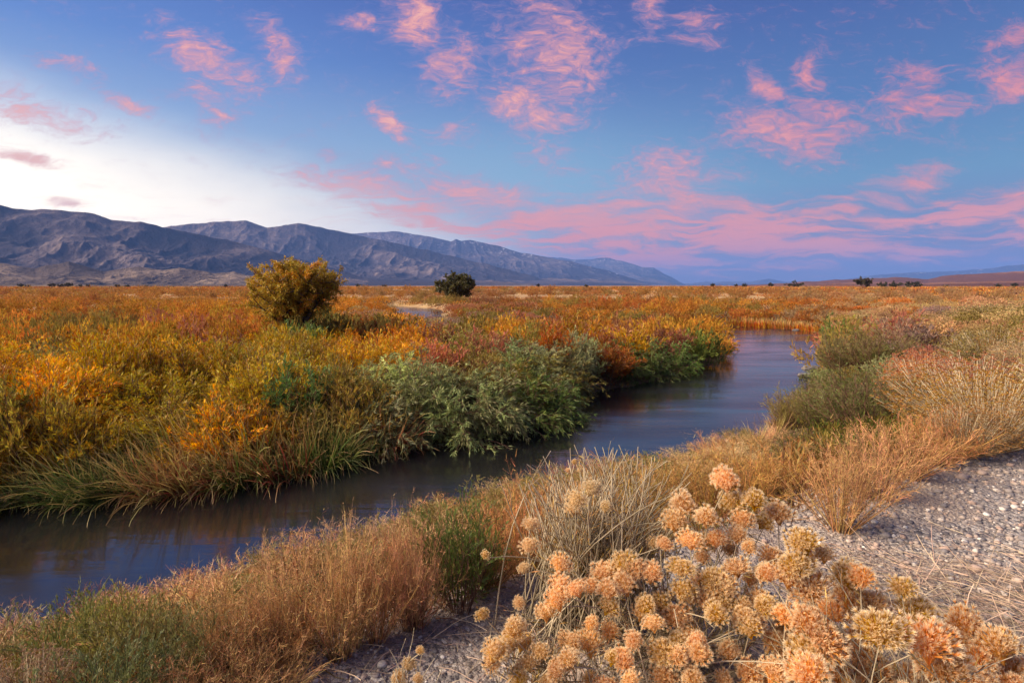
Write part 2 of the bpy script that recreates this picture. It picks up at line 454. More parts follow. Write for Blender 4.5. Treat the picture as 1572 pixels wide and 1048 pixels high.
# ------------------------------------------------------------------ mountains
def mountain(name, crest, foot, D, mat, seed, spur=0.5, scale=1500.0, nu=1000, nv=210, pw=1.25, rough=1.0):
    """crest: (px, py) silhouette at distance D (value or per-point); foot: distance where the slope starts"""
    cp = np.array([c[:2] for c in crest], float)
    px = np.linspace(cp[0, 0], cp[-1, 0], nu)
    py = np.interp(px, cp[:, 0], cp[:, 1])
    Dc = np.interp(px, cp[:, 0], [c[2] if len(c) > 2 else D for c in crest])
    py = py + rough * (1.6 * (fbm(px / 22, px * 0, seed, 4) - .5) * 2)
    r = ray(px, py); hd = np.hypot(r[:, 0], r[:, 1])
    ux, uy = r[:, 0] / hd, r[:, 1] / hd; te = r[:, 2] / hd
    kw = max(3, int(70 / ((px[-1] - px[0]) / nu))); ker = np.hanning(kw * 2 + 3); ker /= ker.sum()
    tes = np.convolve(np.pad(te, kw + 1, mode='edge'), ker, 'valid')[:nu]
    v = np.concatenate([np.linspace(0, 1, nv), [1.04, 1.1, 1.25, 1.5]])
    Fd = foot * Dc / D
    V, U = np.meshgrid(v, np.arange(nu), indexing='ij')
    dist = Fd[U] + (Dc[U] - Fd[U]) * V
    x = ux[U] * dist; y = uy[U] * dist
    ch = np.maximum(te * Dc, 0)
    # warp
    wx = x + scale * .5 * (fbm(x / scale * .8, y / scale * .8, seed + 20, 3) - .5); wy = y + scale * .5 * (fbm(x / scale * .8 + 9, y / scale * .8, seed + 30, 3) - .5)
    rg = ridged(wx / scale, wy / scale * .55, seed + 40, 7)
    rg2 = ridged(wx / scale * 3.1, wy / scale * 2.2, seed + 60, 5)
    prof = np.clip(V, 0, 1) ** pw
    back = np.clip(1 - (V - 1) * 2.0, 0, 1)
    er = (1 - spur * (1 - rg) * np.sin(np.clip(V, 0, 1) * math.pi) ** .6 - 0.38 * spur * (1 - rg2) * np.sin(np.clip(V, 0, 1) * math.pi))
    rg3 = ridged(wx / scale * 8, wy / scale * 6, seed + 80, 4)
    er = er - .10 * spur * 2.0 * (1 - rg3) * np.sin(np.clip(V, 0, 1) * math.pi) ** .5
    chs = np.maximum(tes * Dc, 0); kb = sst((V - .78) / .22)
    hcr = np.minimum(chs[U], ch[U]) * (1 - kb) + ch[U] * kb
    z = hcr * prof * er * back - 3 + 3 * sst(V * 30) * 1.0
    z = np.where(V <= 0, -6, z)
    b = Buf()
    i, j = np.meshgrid(np.arange(len(v) - 1), np.arange(nu - 1), indexing='ij')
    q = np.stack([i * nu + j, i * nu + j + 1, (i + 1) * nu + j + 1, (i + 1) * nu + j], -1).reshape(-1, 4)
    b.add(np.stack([x.ravel(), y.ravel(), z.ravel()], -1), quads=q, T=V.ravel() , R=(rg * .7 + rg2 * .3).ravel())
    o = b.obj(name, mat, smooth=True); tag(o, kind='structure')
    return o

def build_mountains():
    m1 = make_mtn_mat('near mountain rock', (0.045, 0.037, 0.050), (0.10, 0.076, 0.082), (0.21, 0.155, 0.14))
    m1b = make_mtn_mat('foothill soil', (0.13, 0.095, 0.08), (0.22, 0.155, 0.115), (0.36, 0.26, 0.19), scale=2)
    m2 = make_mtn_mat('far mountain rock', (0.038, 0.033, 0.05), (0.08, 0.064, 0.078), (0.17, 0.125, 0.12), snow=True)
    m3 = make_mtn_mat('red hills soil', (0.15, 0.065, 0.045), (0.24, 0.105, 0.07), (0.33, 0.17, 0.11), scale=1.2)
    mountain('mountains', [(-620, 300), (-300, 318), (-120, 306), (0, 314), (25, 320), (90, 322), (140, 326), (170, 336), (215, 340), (245, 347), (300, 358), (360, 371), (430, 389), (520, 414), (600, 436)], 4300, 8200, m1, 11, .62, 1300)
    mountain('mountains', [(120, 372), (200, 360), (262, 346), (330, 341), (378, 338), (410, 349), (458, 342), (482, 346), (530, 357), (560, 363), (620, 376), (700, 394), (780, 413), (860, 436)], 6200, 12500, m1, 23, .6, 1900)
    mountain('mountains', [(420, 378), (500, 366), (540, 359), (570, 357), (610, 355), (660, 363), (692, 371), (700, 367), (708, 370), (720, 368), (760, 376), (800, 388), (835, 393), (880, 402), (940, 417), (1000, 436)], 9500, 19000, m2, 37, .55, 2700)
    mountain('mountains', [(740, 404), (800, 396), (835, 393), (880, 398), (935, 396), (960, 402), (985, 410), (1002, 410), (1022, 421), (1052, 436)], 17000, 30000, m2, 41, .5, 3600)
    mountain('hills', [(-600, 395), (-200, 404), (0, 402), (55, 411), (105, 400), (160, 416), (215, 407), (250, 414), (275, 410), (330, 419), (360, 417), (400, 427), (470, 434), (560, 441)], 2500, 4700, m1b, 51, .85, 420, rough=1.2)
    mountain('mountains', [(1030, 437), (1060, 434), (1110, 432), (1155, 432), (1180, 428), (1205, 432), (1290, 430), (1350, 422), (1400, 418), (1470, 415), (1525, 411), (1572, 405), (1700, 398), (2100, 380)], 24000, 36000, m2, 67, .45, 3500, rough=.7)
    mountain('hills', [(1100, 439), (1200, 434), (1285, 429), (1375, 425), (1425, 428), (1445, 423), (1500, 419), (1572, 415), (1750, 408), (2200, 395)], 2600, 6500, m3, 71, .5, 900, pw=1.0, rough=.7)

# ------------------------------------------------------------------ sky
def build_world():
    w = bpy.data.worlds.new('World'); scene.world = w; w.use_nodes = True
    nt = w.node_tree; nt.nodes.clear(); n = N(nt)
    out = n.new('ShaderNodeOutputWorld'); bg = n.new('ShaderNodeBackground')
    d = n.new('ShaderNodeTexCoord').outputs['Generated']
    sp = n.new('ShaderNodeSeparateXYZ'); n.link(d, sp.inputs[0]); X, Y, Z = sp.outputs
    el = n.math('MULTIPLY', n.math('ARCSINE', Z), 57.2958)
    az = n.math('MULTIPLY', n.math('ARCTAN2', X, Y), 57.2958)
    e01 = n.math('DIVIDE', el, 90.0)
    def L(*c): return lin(c)
    left = n.ramp(e01, [(0, L(216, 190, 190)), (.08, L(200, 205, 215)), (.15, L(150, 178, 215)), (.22, L(92, 132, 200)), (.29, L(66, 98, 178)), (.5, L(56, 80, 150)), (1, L(50, 70, 135))])
    right = n.ramp(e01, [(0, L(138, 120, 150)), (.04, L(116, 124, 160)), (.1, L(98, 145, 178)), (.17, L(70, 112, 168)), (.25, L(52, 84, 152)), (.3, L(44, 64, 138)), (.5, L(42, 62, 130)), (1, L(46, 64, 128))])
    base = n.mix(n.mr(az, -46, 38), left, right)
    pale = n.math('MULTIPLY', n.mr(n.math('ABSOLUTE', n.math('SUBTRACT', az, 2)), 0, 28, 1, 0), n.mr(n.math('ABSOLUTE', n.math('SUBTRACT', el, 10)), 0, 9, 1, 0))
    base = n.mix(n.math('MULTIPLY', pale, .4), base, L(140, 190, 214)); base = n.mix(.1, base, L(120, 130, 150))
    # glow where the sun went down
    gx = n.math('DIVIDE', n.math('SUBTRACT', az, -40), 56.0); gy = n.math('DIVIDE', n.math('SUBTRACT', el, n.math('MULTIPLY', n.math('SUBTRACT', az, -40), -0.17)), 15.0)
    gd = n.math('SQRT', n.math('ADD', n.math('MULTIPLY', gx, gx), n.math('MULTIPLY', gy, gy)))
    wn = n.noise(n.mapping(d, (3, 3, 9)), 1.0, 4, .6)
    gd = n.math('ADD', gd, n.math('MULTIPLY', n.math('SUBTRACT', wn, .5), .25))
    glow = n.mr(gd, .3, 1.17, 1, 0)
    base = n.mix(glow, base, (1.75, 1.52, 1.15))
    # physically based sky adds its own faint gradient
    sky = n.new('ShaderNodeTexSky', sky_type='NISHITA'); sky.sun_disc = False
    sky.sun_elevation = math.radians(SUN_EL); sky.sun_rotation = math.radians(SUN_AZ)
    # tangent coords ahead
    yy = n.math('MAXIMUM', Y, 0.05)
    cb = n.new('ShaderNodeCombineXYZ'); n.setin(cb, 0, n.math('DIVIDE', X, yy)); n.setin(cb, 1, n.math('DIVIDE', Z, yy)); uv = cb.outputs[0]
    warp = n.noise(n.mapping(uv, (7, 9, 1)), 1.0, 3, .6)
    wv = n.new('ShaderNodeCombineXYZ'); n.setin(wv, 0, n.math('MULTIPLY', n.math('SUBTRACT', warp, .5), .12)); n.setin(wv, 1, n.math('MULTIPLY', n.math('SUBTRACT', n.noise(n.mapping(uv, (6, 12, 1), loc=(3, 5, 0)), 1.0, 3, .6), .5), .05))
    uvw = n.vmath('ADD', uv, wv.outputs[0])
    blobs = [(115, 102, 62, 22, 12, .8), (200, 162, 58, 15, 22, .95), (335, 95, 100, 34, 28, 1.1), (320, 155, 55, 40, 45, .8), (425, 85, 32, 62, -25, .95), (348, 182, 34, 16, 10, .8), (262, 40, 20, 12, 40, .7),
             (560, 35, 50, 16, 10, .9), (640, 32, 55, 42, 50, 1.15), (605, 190, 48, 26, 35, 1.2), (692, 105, 52, 52, 40, .95), (715, 70, 40, 30, 30, .8), (840, 75, 120, 90, 60, .95), (805, 165, 80, 45, 30, 1.1), (905, 115, 60, 95, 10, .75), (830, 20, 80, 30, 20, .9),
             (1005, 22, 32, 42, 0, .75), (1070, 42, 36, 40, -30, .8), (845, 235, 60, 40, 0, .62), (688, 206, 50, 20, -10, .72), (508, 243, 24, 14, 40, .75), (588, 262, 40, 22, 0, .75), (672, 255, 20, 45, -20, .6),
             (1247, 105, 30, 38, 10, .95), (1172, 132, 46, 22, 35, 1.0), (1200, 200, 110, 40, 8, 1.1), (1235, 225, 70, 26, 20, 1.0), (1265, 175, 80, 28, 15, .8), (1360, 185, 80, 22, 8, .8), (1405, 120, 62, 30, 10, .8), (1410, 162, 82, 24, 10, 1.0), (1200, 248, 38, 9, 15, .7),
             (1548, 62, 56, 28, -20, .95), (1545, 125, 62, 40, 10, 1.15), (1660, 100, 90, 50, 10, 1.0), (1030, 258, 90, 40, 0, 1.05), (1000, 280, 80, 34, 15, .95), (1400, 278, 85, 24, -14, .95), (1500, 322, 190, 26, -7, 1.2), (1355, 308, 60, 14, 10, .9), (1290, 316, 50, 16, 0, .8),
             (560, 290, 150, 30, 10, .95), (640, 325, 190, 26, 12, .95), (740, 300, 170, 34, 12, 1.0), (880, 350, 210, 48, 10, 1.15), (1060, 305, 90, 32, 25, 1.0), (1110, 345, 250, 52, 6, 1.2), (1230, 383, 330, 24, 2, 1.15), (970, 385, 200, 28, 4, 1.0), (1480, 388, 200, 14, -2, .8), (1700, 340, 200, 40, -4, 1.0),
             (55, 178, 110, 26, 14, .95), (45, 243, 70, 12, 9, 1.25), (90, 310, 50, 7, 12, .7), (10, 145, 60, 20, 10, .8), (-150, 160, 150, 30, 10, .8), (380, 215, 80, 14, 15, .35)]
    tot = None
    for (bx, by, rx, ry, an, wt) in blobs:
        r = ray(bx, by); u, v = r[0] / r[1], r[2] / r[1]
        mp = n.mapping(uvw, (rx * 1.7 / F, ry * 1.7 / F, 1), (u, v, 0), (0, 0, -math.radians(an)), 'TEXTURE')
        g = n.mr(n.vmath('LENGTH', mp), 0, 1, wt * 1.1 + .08, 0)
        tot = g if tot is None else n.math('SMOOTH_MAX', tot, g, .25)
    # cloud grain: mottled high up, streaky low down
    cg = n.mapping(uvw, (13, 34, 1), rot=(0, 0, .62))
    g1 = n.noise(cg, 1.0, 8, .68, .9)
    g1b = n.noise(n.mapping(uvw, (46, 105, 1), rot=(0, 0, .8)), 1.0, 7, .7, .6)
    g1 = n.math('ADD', n.math('MULTIPLY', g1, .55), n.math('MULTIPLY', g1b, .45))
    g2 = n.noise(n.mapping(uvw, (7, 60, 1), rot=(0, 0, .10)), 1.0, 8, .66, .5)
    low = n.mr(el, 4.5, 12, 1, 0)
    gm = n.new('ShaderNodeMix', data_type='FLOAT'); n.setin(gm, 0, low); n.setin(gm, 2, g1); n.setin(gm, 3, g2); grain = gm.outputs[0]
    dens = n.math('ADD', n.math('MULTIPLY', tot, 1.0), n.math('MULTIPLY', n.math('SUBTRACT', grain, .5), 4.4))
    alpha = n.math('MAXIMUM', n.mr(dens, .2, 1.7, 0, .93), n.math('MULTIPLY', low, n.mr(dens, .35, 1.35, 0, .95)))
    alpha = n.math('MULTIPLY', alpha, n.mr(tot, .03, .25))
    ccol = n.ramp(n.mr(dens, .3, 2.1), [(0, L(170, 142, 178)), (.35, L(214, 146, 158)), (.7, L(238, 160, 150)), (1, L(246, 184, 162))])
    ccol = n.mix(n.mr(az, 5, 35, 0, .6), ccol, L(226, 120, 124))
    ccol = n.mix(n.math('MULTIPLY', low, n.mr(g2, .35, .55, .6, 1.0)), ccol, (.95, .29, .19))
    ccol = n.mix(n.math('MULTIPLY', glow, .7), ccol, (.80, .52, .42))
    # low purple veil above the right horizon
    veil = n.math('MULTIPLY', n.mr(el, 0, 5, 1, 0), n.mr(az, -10, 12))
    base = n.mix(n.math('MULTIPLY', veil, .7), base, L(122, 108, 142))
    col = n.mix(alpha, base, ccol)
    skc = n.mix(1.0, col, sky.outputs[0], 'ADD'); 
    vm = n.vmath('SCALE', sky.outputs[0]); vm.node.inputs[3].default_value = SKYMIX
    add = n.vmath('ADD', col, vm)
    below = n.mix(n.mr(el, -3, 0), (0.10, 0.06, 0.045), add)
    n.link(below, bg.inputs[0]); bg.inputs[1].default_value = SKYSTR
    n.link(bg.outputs[0], out.inputs[0])
    w.cycles.sampling_method = 'MANUAL'; w.cycles.sample_map_resolution = 512

SUN_AZ = -100.0; SUN_EL = 26.0; SKYMIX = 0.006; SKYSTR = 0.57; SUNSTR = 5.0; EXPO = 0.98
def build_light():
    l = bpy.data.lights.new('sun', 'SUN'); l.energy = SUNSTR; l.angle = math.radians(42); l.color = (1.0, 0.83, 0.62)
    o = bpy.data.objects.new('sun', l); COL.objects.link(o)
    from mathutils import Vector
    a, e = math.radians(SUN_AZ), math.radians(SUN_EL + 8)
    v = Vector((math.sin(a) * math.cos(e), math.cos(a) * math.cos(e), math.sin(e)))
    o.rotation_euler = (-v).to_track_quat('-Z', 'Y').to_euler()

def build_camera():
    c = bpy.data.cameras.new('camera'); c.sensor_width = 36; c.lens = 36 * F / W; c.clip_start = .05; c.clip_end = 200000
    o = bpy.data.objects.new('camera', c); COL.objects.link(o); o.location = (0, 0, CZ); o.rotation_euler = (math.pi / 2 - TH, 0, 0)
    scene.camera = o
    scene.view_settings.view_transform = 'Standard'; scene.view_settings.look = 'None'; scene.view_settings.exposure = EXPO; scene.view_settings.gamma = 1
    scene.render.engine = 'CYCLES'; cy = scene.cycles
    cy.max_bounces = 6; cy.diffuse_bounces = 3; cy.glossy_bounces = 2; cy.transmission_bounces = 3; cy.transparent_max_bounces = 4; cy.volume_bounces = 0
    cy.use_denoising = True; cy.use_adaptive_sampling = True; cy.adaptive_threshold = .015

def build_haze():
    me = bpy.data.meshes.new('haze')
    s = 48000.0; z0, z1 = -8.0, 1900.0
    v = [(-s, -s, z0), (s, -s, z0), (s, s, z0), (-s, s, z0), (-s, -s, z1), (s, -s, z1), (s, s, z1), (-s, s, z1)]
    me.from_pydata(v, [], [(0, 3, 2, 1), (4, 5, 6, 7), (0, 1, 5, 4), (1, 2, 6, 5), (2, 3, 7, 6), (3, 0, 4, 7)])
    m, n, out = newmat('haze air')
    p = n.new('ShaderNodeVolumePrincipled'); p.inputs['Color'].default_value = (0.20, 0.40, 1.0, 1); p.inputs['Density'].default_value = HAZE; p.inputs['Anisotropy'].default_value = 0.0
    n.link(p.outputs[0], out.inputs['Volume']); me.materials.append(m)
    o = bpy.data.objects.new('haze', me); COL.objects.link(o); tag(o, kind='stuff')
HAZE = 3.2e-5

# ------------------------------------------------------------------ plants
def willow(seed, h=1.7, w=1.3, ns=42, nt=12, nl=12, droop=.25, LL=.10, LW=.022, spread=.9, weep=0.0):
    """returns (foliage Buf, stems Buf) for a multi-stemmed shrub"""
    g = np.random.default_rng(seed); fo = Buf(); sb = Buf()
    az = g.random(ns) * 2 * math.pi; lean = (g.random(ns) ** .7) * spread
    d = np.stack([np.cos(az) * np.sin(lean), np.sin(az) * np.sin(lean), np.cos(lean)], -1)
    base = np.stack([np.cos(az) * w * .22 * g.random(ns), np.sin(az) * w * .22 * g.random(ns), np.zeros(ns) - .1], -1)
    Ls = h * (0.75 + .4 * g.random(ns)) * (1 - .12 * lean)
    p = curved(base, d, Ls, 7, droop * lean, .05, g)
    tubes(sb, p, np.linspace(.013, .004, 7)[None] * h / 1.5, g)
    idx = np.repeat(np.arange(ns), nt); s = .22 + .78 * g.random(ns * nt) ** .8
    tp, tt = along(p, idx, s)
    td = unit(tt * .9 + rdir(len(tp), g) * .75 + np.array([0, 0, .25 - weep]))
    tl = h * (.14 + .16 * g.random(len(tp)))
    q = curved(tp, td, tl, 4, .15 + weep, .08, g)
    tubes(sb, q, np.linspace(.004, .002, 4)[None] * h / 1.5, g)
    clump = g.random(len(tp))
    idx2 = np.repeat(np.arange(len(tp)), nl); s2 = g.random(len(idx2)) ** .7
    lp, lt = along(q, idx2, s2)
    ld = unit(lt + rdir(len(lp), g) * .55 + np.array([0, 0, .15 - weep]))
    R = np.clip(clump[idx2] * .6 + g.random(len(lp)) * .4, 0, 1)
    z = lp[:, 2] / h
    leaves(fo, lp, ld, LL * (.6 + .8 * g.random(len(lp))), LW * (.7 + .6 * g.random(len(lp))), g, T=np.clip(z, 0, 1), R=R)
    return fo, sb

def twiggy(seed, h=1.0, w=.9, ns=60, nt=9, n3=4, tw=.004, spread=.75, leaf=0):
    """dry, densely branched annual shrub: fine ascending twigs"""
    g = np.random.default_rng(seed); fo = Buf(); sb = Buf()
    az = g.random(ns) * 2 * math.pi; lean = g.random(ns) ** .75 * spread
    d = np.stack([np.cos(az) * np.sin(lean), np.sin(az) * np.sin(lean), np.cos(lean)], -1)
    base = np.stack([np.cos(az) * w * .12 * g.random(ns), np.sin(az) * w * .12 * g.random(ns), np.zeros(ns) - .05], -1)
    p = curved(base, d, h * (.6 + .5 * g.random(ns)), 6, .1 * lean, .07, g)
    tubes(sb, p, np.linspace(.0055, .002, 6)[None] * (tw / .004), g)
    idx = np.repeat(np.arange(ns), nt); s = .2 + .8 * g.random(ns * nt)
    tp, tt = along(p, idx, s)
    q = curved(tp, unit(tt + rdir(len(tp), g) * .85 + [0, 0, .2]), h * (.10 + .20 * g.random(len(tp)) ** 1.5), 4, 0, .12, g)
    ribbons(fo, q, tw * .9, g)
    i3 = np.repeat(np.arange(len(tp)), n3); s3 = .15 + .85 * g.random(len(i3))
    up, ut = along(q, i3, s3)
    r = curved(up, unit(ut + rdir(len(up), g) * 1.0 + [0, 0, .15]), h * (.04 + .07 * g.random(len(up))), 3, 0, .1, g)
    ribbons(fo, r, tw * .8, g)
    if leaf:
        i4 = g.integers(0, len(up), leaf); lp, lt = along(r, i4, g.random(leaf))
        leaves(fo, lp, unit(lt + rdir(leaf, g) * .9), .018 * h, .007 * h, g)
    return fo, sb

def mound(seed, h=.8, w=1.1, ns=260, nb=10, bl=.035, big=1.0):
    """rounded shrub with fluffy seed heads at the end of many stems"""
    g = np.random.default_rng(seed); fo = Buf(); sb = Buf()
    az = g.random(ns) * 2 * math.pi; lean = np.arccos(1 - g.random(ns) * .85)
    d = np.stack([np.cos(az) * np.sin(lean) * w / h * .55, np.sin(az) * np.sin(lean) * w / h * .55, np.cos(lean) * .8 + .25], -1)
    base = np.stack([np.cos(az) * w * .12 * g.random(ns), np.sin(az) * w * .12 * g.random(ns), np.zeros(ns) - .05], -1)
    Ls = h * (.78 + .3 * g.random(ns)) * np.linalg.norm(d, axis=1)
    p = curved(base, d, Ls, 4, .05, .07, g)
    ribbons(sb, p, .006 * h, g, taper=False)
    tip = p[:, -1]
    # lower leaves and stems
    nlow = int(ns * (6 + .2 / bl)); ii = g.integers(0, ns, nlow); lp, lt = along(p, ii, .35 + .6 * g.random(nlow))
    leaves(fo, lp, unit(lt + rdir(nlow, g) * .8), (.025 + bl) * h * (0.6 + g.random(nlow)), bl * .28 + .002, g, T=.2)
    n2 = ns * nb; jj = np.repeat(np.arange(ns), nb)
    dome = rdir(n2, g); dome[:, 2] = np.abs(dome[:, 2])
    c = tip[jj] + dome * bl * .5 * np.array([1.3, 1.3, .7]) * g.random((n2, 1)) * big
    leaves(fo, c, unit(dome + [0, 0, .3]), bl * (.6 + .6 * g.random(n2)) * big, bl * .42 * big, g, T=.6 + .6 * g.random(n2), R=np.clip(g.random(ns)[jj] * .6 + .4 * g.random(n2), 0, 1))
    return fo, sb

def reeds(seed, h=1.5, w=1.0, n=320, bw=.014, lean=.55, bend=.55, dirx=None):
    g = np.random.default_rng(seed); fo = Buf()
    az = g.random(n) * 2 * math.pi; ln = g.random(n) ** .8 * lean
    d = np.stack([np.cos(az) * np.sin(ln), np.sin(az) * np.sin(ln), np.cos(ln)], -1)
    if dirx is not None: d = unit(d + np.array([dirx[0], dirx[1], 0]) * (.25 + .5 * g.random((n, 1))))
    base = np.stack([np.cos(az) * w * .5 * g.random(n), np.sin(az) * w * .5 * g.random(n), np.zeros(n) - .1], -1)
    L = h * (.5 + .6 * g.random(n))
    p = curved(base, d, L, 7, bend * (.1 + g.random(n) ** 1.5) * (.4 + ln), .08, g)
    ribbons(fo, p, bw * (.7 + .6 * g.random(n)), g)
    return fo, None

PROTO = {}
def proto(key, fn, mats):
    """make shared meshes once: (foliage mesh, stems mesh)"""
    if key not in PROTO:
        fo, sb = fn()
        PROTO[key] = (fo.mesh(key + '_foliage', mats[0]), sb.mesh(key + '_stems', mats[1]) if sb is not None and sb.n else None)
    return PROTO[key]

def place(name, pr, loc, scale, rz, color, label, cat, group=None, parts=True, fname='foliage'):
    fm, sm = pr
    if parts and sm is not None:
        r = bpy.data.objects.new(name, None); COL.objects.link(r)
        a = bpy.data.objects.new(fname, fm); COL.objects.link(a); a.parent = r; a.color = (*color, 1)
        b = bpy.data.objects.new('stems', sm); COL.objects.link(b); b.parent = r; b.color = (*color, 1)
    else:
        r = bpy.data.objects.new(name, fm); COL.objects.link(r); r.color = (*color, 1)
    r.location = loc; r.scale = scale if isinstance(scale, tuple) else (scale,) * 3
    r.rotation_euler = (0, 0, rz)
    tag(r, label, cat, group)
    return r

def jit(c, a=.12):
    k = 1 + random.uniform(-a, a) * 1.4
    return tuple(max(0.002, v * k * (1 + random.uniform(-a, a) * .5)) for v in c)

def extent(pr):
    if 'ext' not in pr[0]:
        v = np.empty(len(pr[0].vertices) * 3, np.float32); pr[0].vertices.foreach_get('co', v); v = v.reshape(-1, 3)
        pr[0]['ext'] = [float(np.percentile(np.hypot(v[:, 0], v[:, 1]), 93) * 2), float(np.percentile(v[:, 2], 98.5))]
    return pr[0]['ext'][0], pr[0]['ext'][1]

# colours (linear base colours of the plants)
GOLD = (.62, .33, .035); YELG = (.50, .34, .045); ORNG = (.60, .27, .035); RUST = (.44, .155, .03); GREEN = (.14, .19, .04); SAGE = (.33, .35, .14)
OLIVE = (.30, .22, .05); PINK = (.42, .17, .09); TAN = (.46, .29, .14); TANO = (.54, .25, .07); GREYP = (.27, .18, .14); REED = (.12, .17, .045); STRAW = (.48, .30, .12)

# zones of vegetation: pixel centre in the photo, colour(s), kind, phrase
ZONES = [
    # far bank, near edge
    (20, 700, [OLIVE, YELG, GOLD], 'W', 'olive willow shrub at the left end of the far bank'),
    (60, 620, [GOLD, YELG, ORNG], 'W', 'golden willow shrub on the far bank at the left side'),
    (190, 650, [GOLD, YELG, GOLD], 'W', 'yellow and green willow shrub behind the overhanging reeds'),
    (330, 640, [YELG, YELG, GOLD], 'W', 'yellow green willow shrub above the middle of the reed bank'),
    (450, 590, [YELG, GOLD, OLIVE], 'W', 'upright yellow green willow shrub on the far bank before the tall tree'),
    (520, 640, [OLIVE, YELG, REED], 'W', 'olive willow shrub where the reeds give way to the silvery willows'),
    (620, 640, [SAGE, SAGE, OLIVE], 'W2', 'silvery green drooping willow at the bulge of the far bank'),
    (740, 640, [SAGE, SAGE, GREEN], 'W2', 'silvery green drooping willow over dark water at the middle of the far bank'),
    (830, 600, [SAGE, GREEN, OLIVE], 'W2', 'grey green willow at the inner corner of the far bank'),
    (720, 570, [OLIVE, GOLD, PINK], 'W', 'greyish willow shrub with rusty tips behind the silvery willows'),
    (900, 570, [RUST, OLIVE, SAGE], 'W', 'rusty and olive willow shrub beside the narrowing of the river'),
    (1000, 570, [SAGE, GREEN, GREEN], 'W2', 'green willow hanging over the river near the point'),
    (1090, 560, [GREEN, SAGE, GREEN], 'W2', 'dark green willow at the point of the far bank'),
    (1090, 525, [GOLD, ORNG, GOLD], 'W', 'golden willow shrub at the tip of the point'),
    (980, 535, [ORNG, PINK, GOLD], 'W', 'orange willow shrub in the thicket toward the point'),
    # far bank, middle
    (80, 560, [ORNG, GOLD, OLIVE], 'W', 'orange willow shrub in the middle of the left thicket'),
    (250, 570, [GOLD, ORNG, YELG], 'W', 'golden orange willow shrub in the middle thicket left of the tree'),
    (100, 510, [ORNG, RUST, OLIVE], 'W', 'bright orange willow shrub far back at the left'),
    (300, 515, [ORNG, RUST, PINK], 'W', 'orange red willow shrub beside the tall tree on its left'),
    (560, 560, [ORNG, GOLD, YELG], 'W', 'orange willow shrub in the thicket in front of the small pond'),
    (560, 515, [OLIVE, RUST, GREEN], 'W', 'dark olive and rust willow shrub right of the tall tree'),
    (760, 530, [ORNG, GOLD, OLIVE], 'W', 'orange willow shrub in the central thicket'),
    (900, 510, [ORNG, RUST, PINK], 'W', 'orange red willow shrub in the back of the central thicket'),
    (680, 500, [TAN, TAN, GREYP], 'M', 'pale seeded shrub in the opening behind the thicket'),
    (720, 478, [RUST, OLIVE, PINK], 'W', 'reddish olive willow shrub near the round distant tree'),
    (930, 475, [RUST, ORNG, OLIVE], 'W', 'rust red shrub on the flat beyond the thicket'),
    (570, 480, [TAN, ORNG, ORNG], 'M', 'tan shrub on the flat beside the distant bend of the river'),
    (300, 480, [ORNG, GOLD, ORNG], 'W', 'orange shrub on the flat beyond the left thicket'),
    (60, 480, [ORNG, GOLD, RUST], 'W', 'rusty orange shrub on the flat at the far left'),
    (1130, 480, [RUST, OLIVE, ORNG], 'W', 'rust and olive shrub on the flat beyond the point'),
    (1150, 495, [RUST, ORNG, RUST], 'W', 'red orange shrub on the outer side of the river bend'),
    (1230, 497, [RUST, TAN, RUST], 'W', 'red brown shrub standing on the bank of the river bend'),
    # right bank
    (1320, 470, [TAN, RUST, TAN], 'M', 'pale tan shrub on the flat behind the river bend'),
    (1480, 465, [TAN, TAN, GREYP], 'M', 'pale shrub on the right flat below the red hills'),
    (1350, 500, [GREYP, TAN, OLIVE], 'M', 'greyish shrub on the right bank beyond the bend'),
    (1500, 500, [TAN, OLIVE, TAN], 'M', 'tan seeded shrub on the upper right bank'),
    (1310, 530, [OLIVE, GREEN, PINK], 'W', 'green and pink shrub on the right bank beside the bend'),
    (1400, 540, [PINK, GREYP, OLIVE], 'W', 'dusky pink shrub in the right bank thicket'),
    (1500, 550, [TANO, TAN, OLIVE], 'M', 'golden tan seeded shrub in the right bank thicket'),
    (1320, 590, [OLIVE, GREEN, SAGE], 'W', 'dark green willow shrub at the water on the right bank'),
    (1260, 630, [OLIVE, REED, OLIVE], 'W', 'olive shrub leaning to the water on the right bank'),
    (1430, 600, [TANO, PINK, TANO], 'M', 'pinkish tan seeded shrub above the green willow on the right bank'),
    (1530, 600, [TAN, PINK, TAN], 'M', 'pale pinkish seeded shrub by the track at the right edge'),
    (1480, 650, [TANO, TAN, TANO], 'M', 'golden seeded shrub at the edge of the gravel'),
    (1330, 660, [OLIVE, GREEN, OLIVE], 'W', 'olive green willow shrub low on the right bank'),
    (1130, 700, [TANO, OLIVE, STRAW], 'K', 'tan dry shrub low on the near bank by the water'),
    (1000, 740, [TANO, OLIVE, STRAW], 'K', 'tan green dry shrub on the near bank slope'),
]

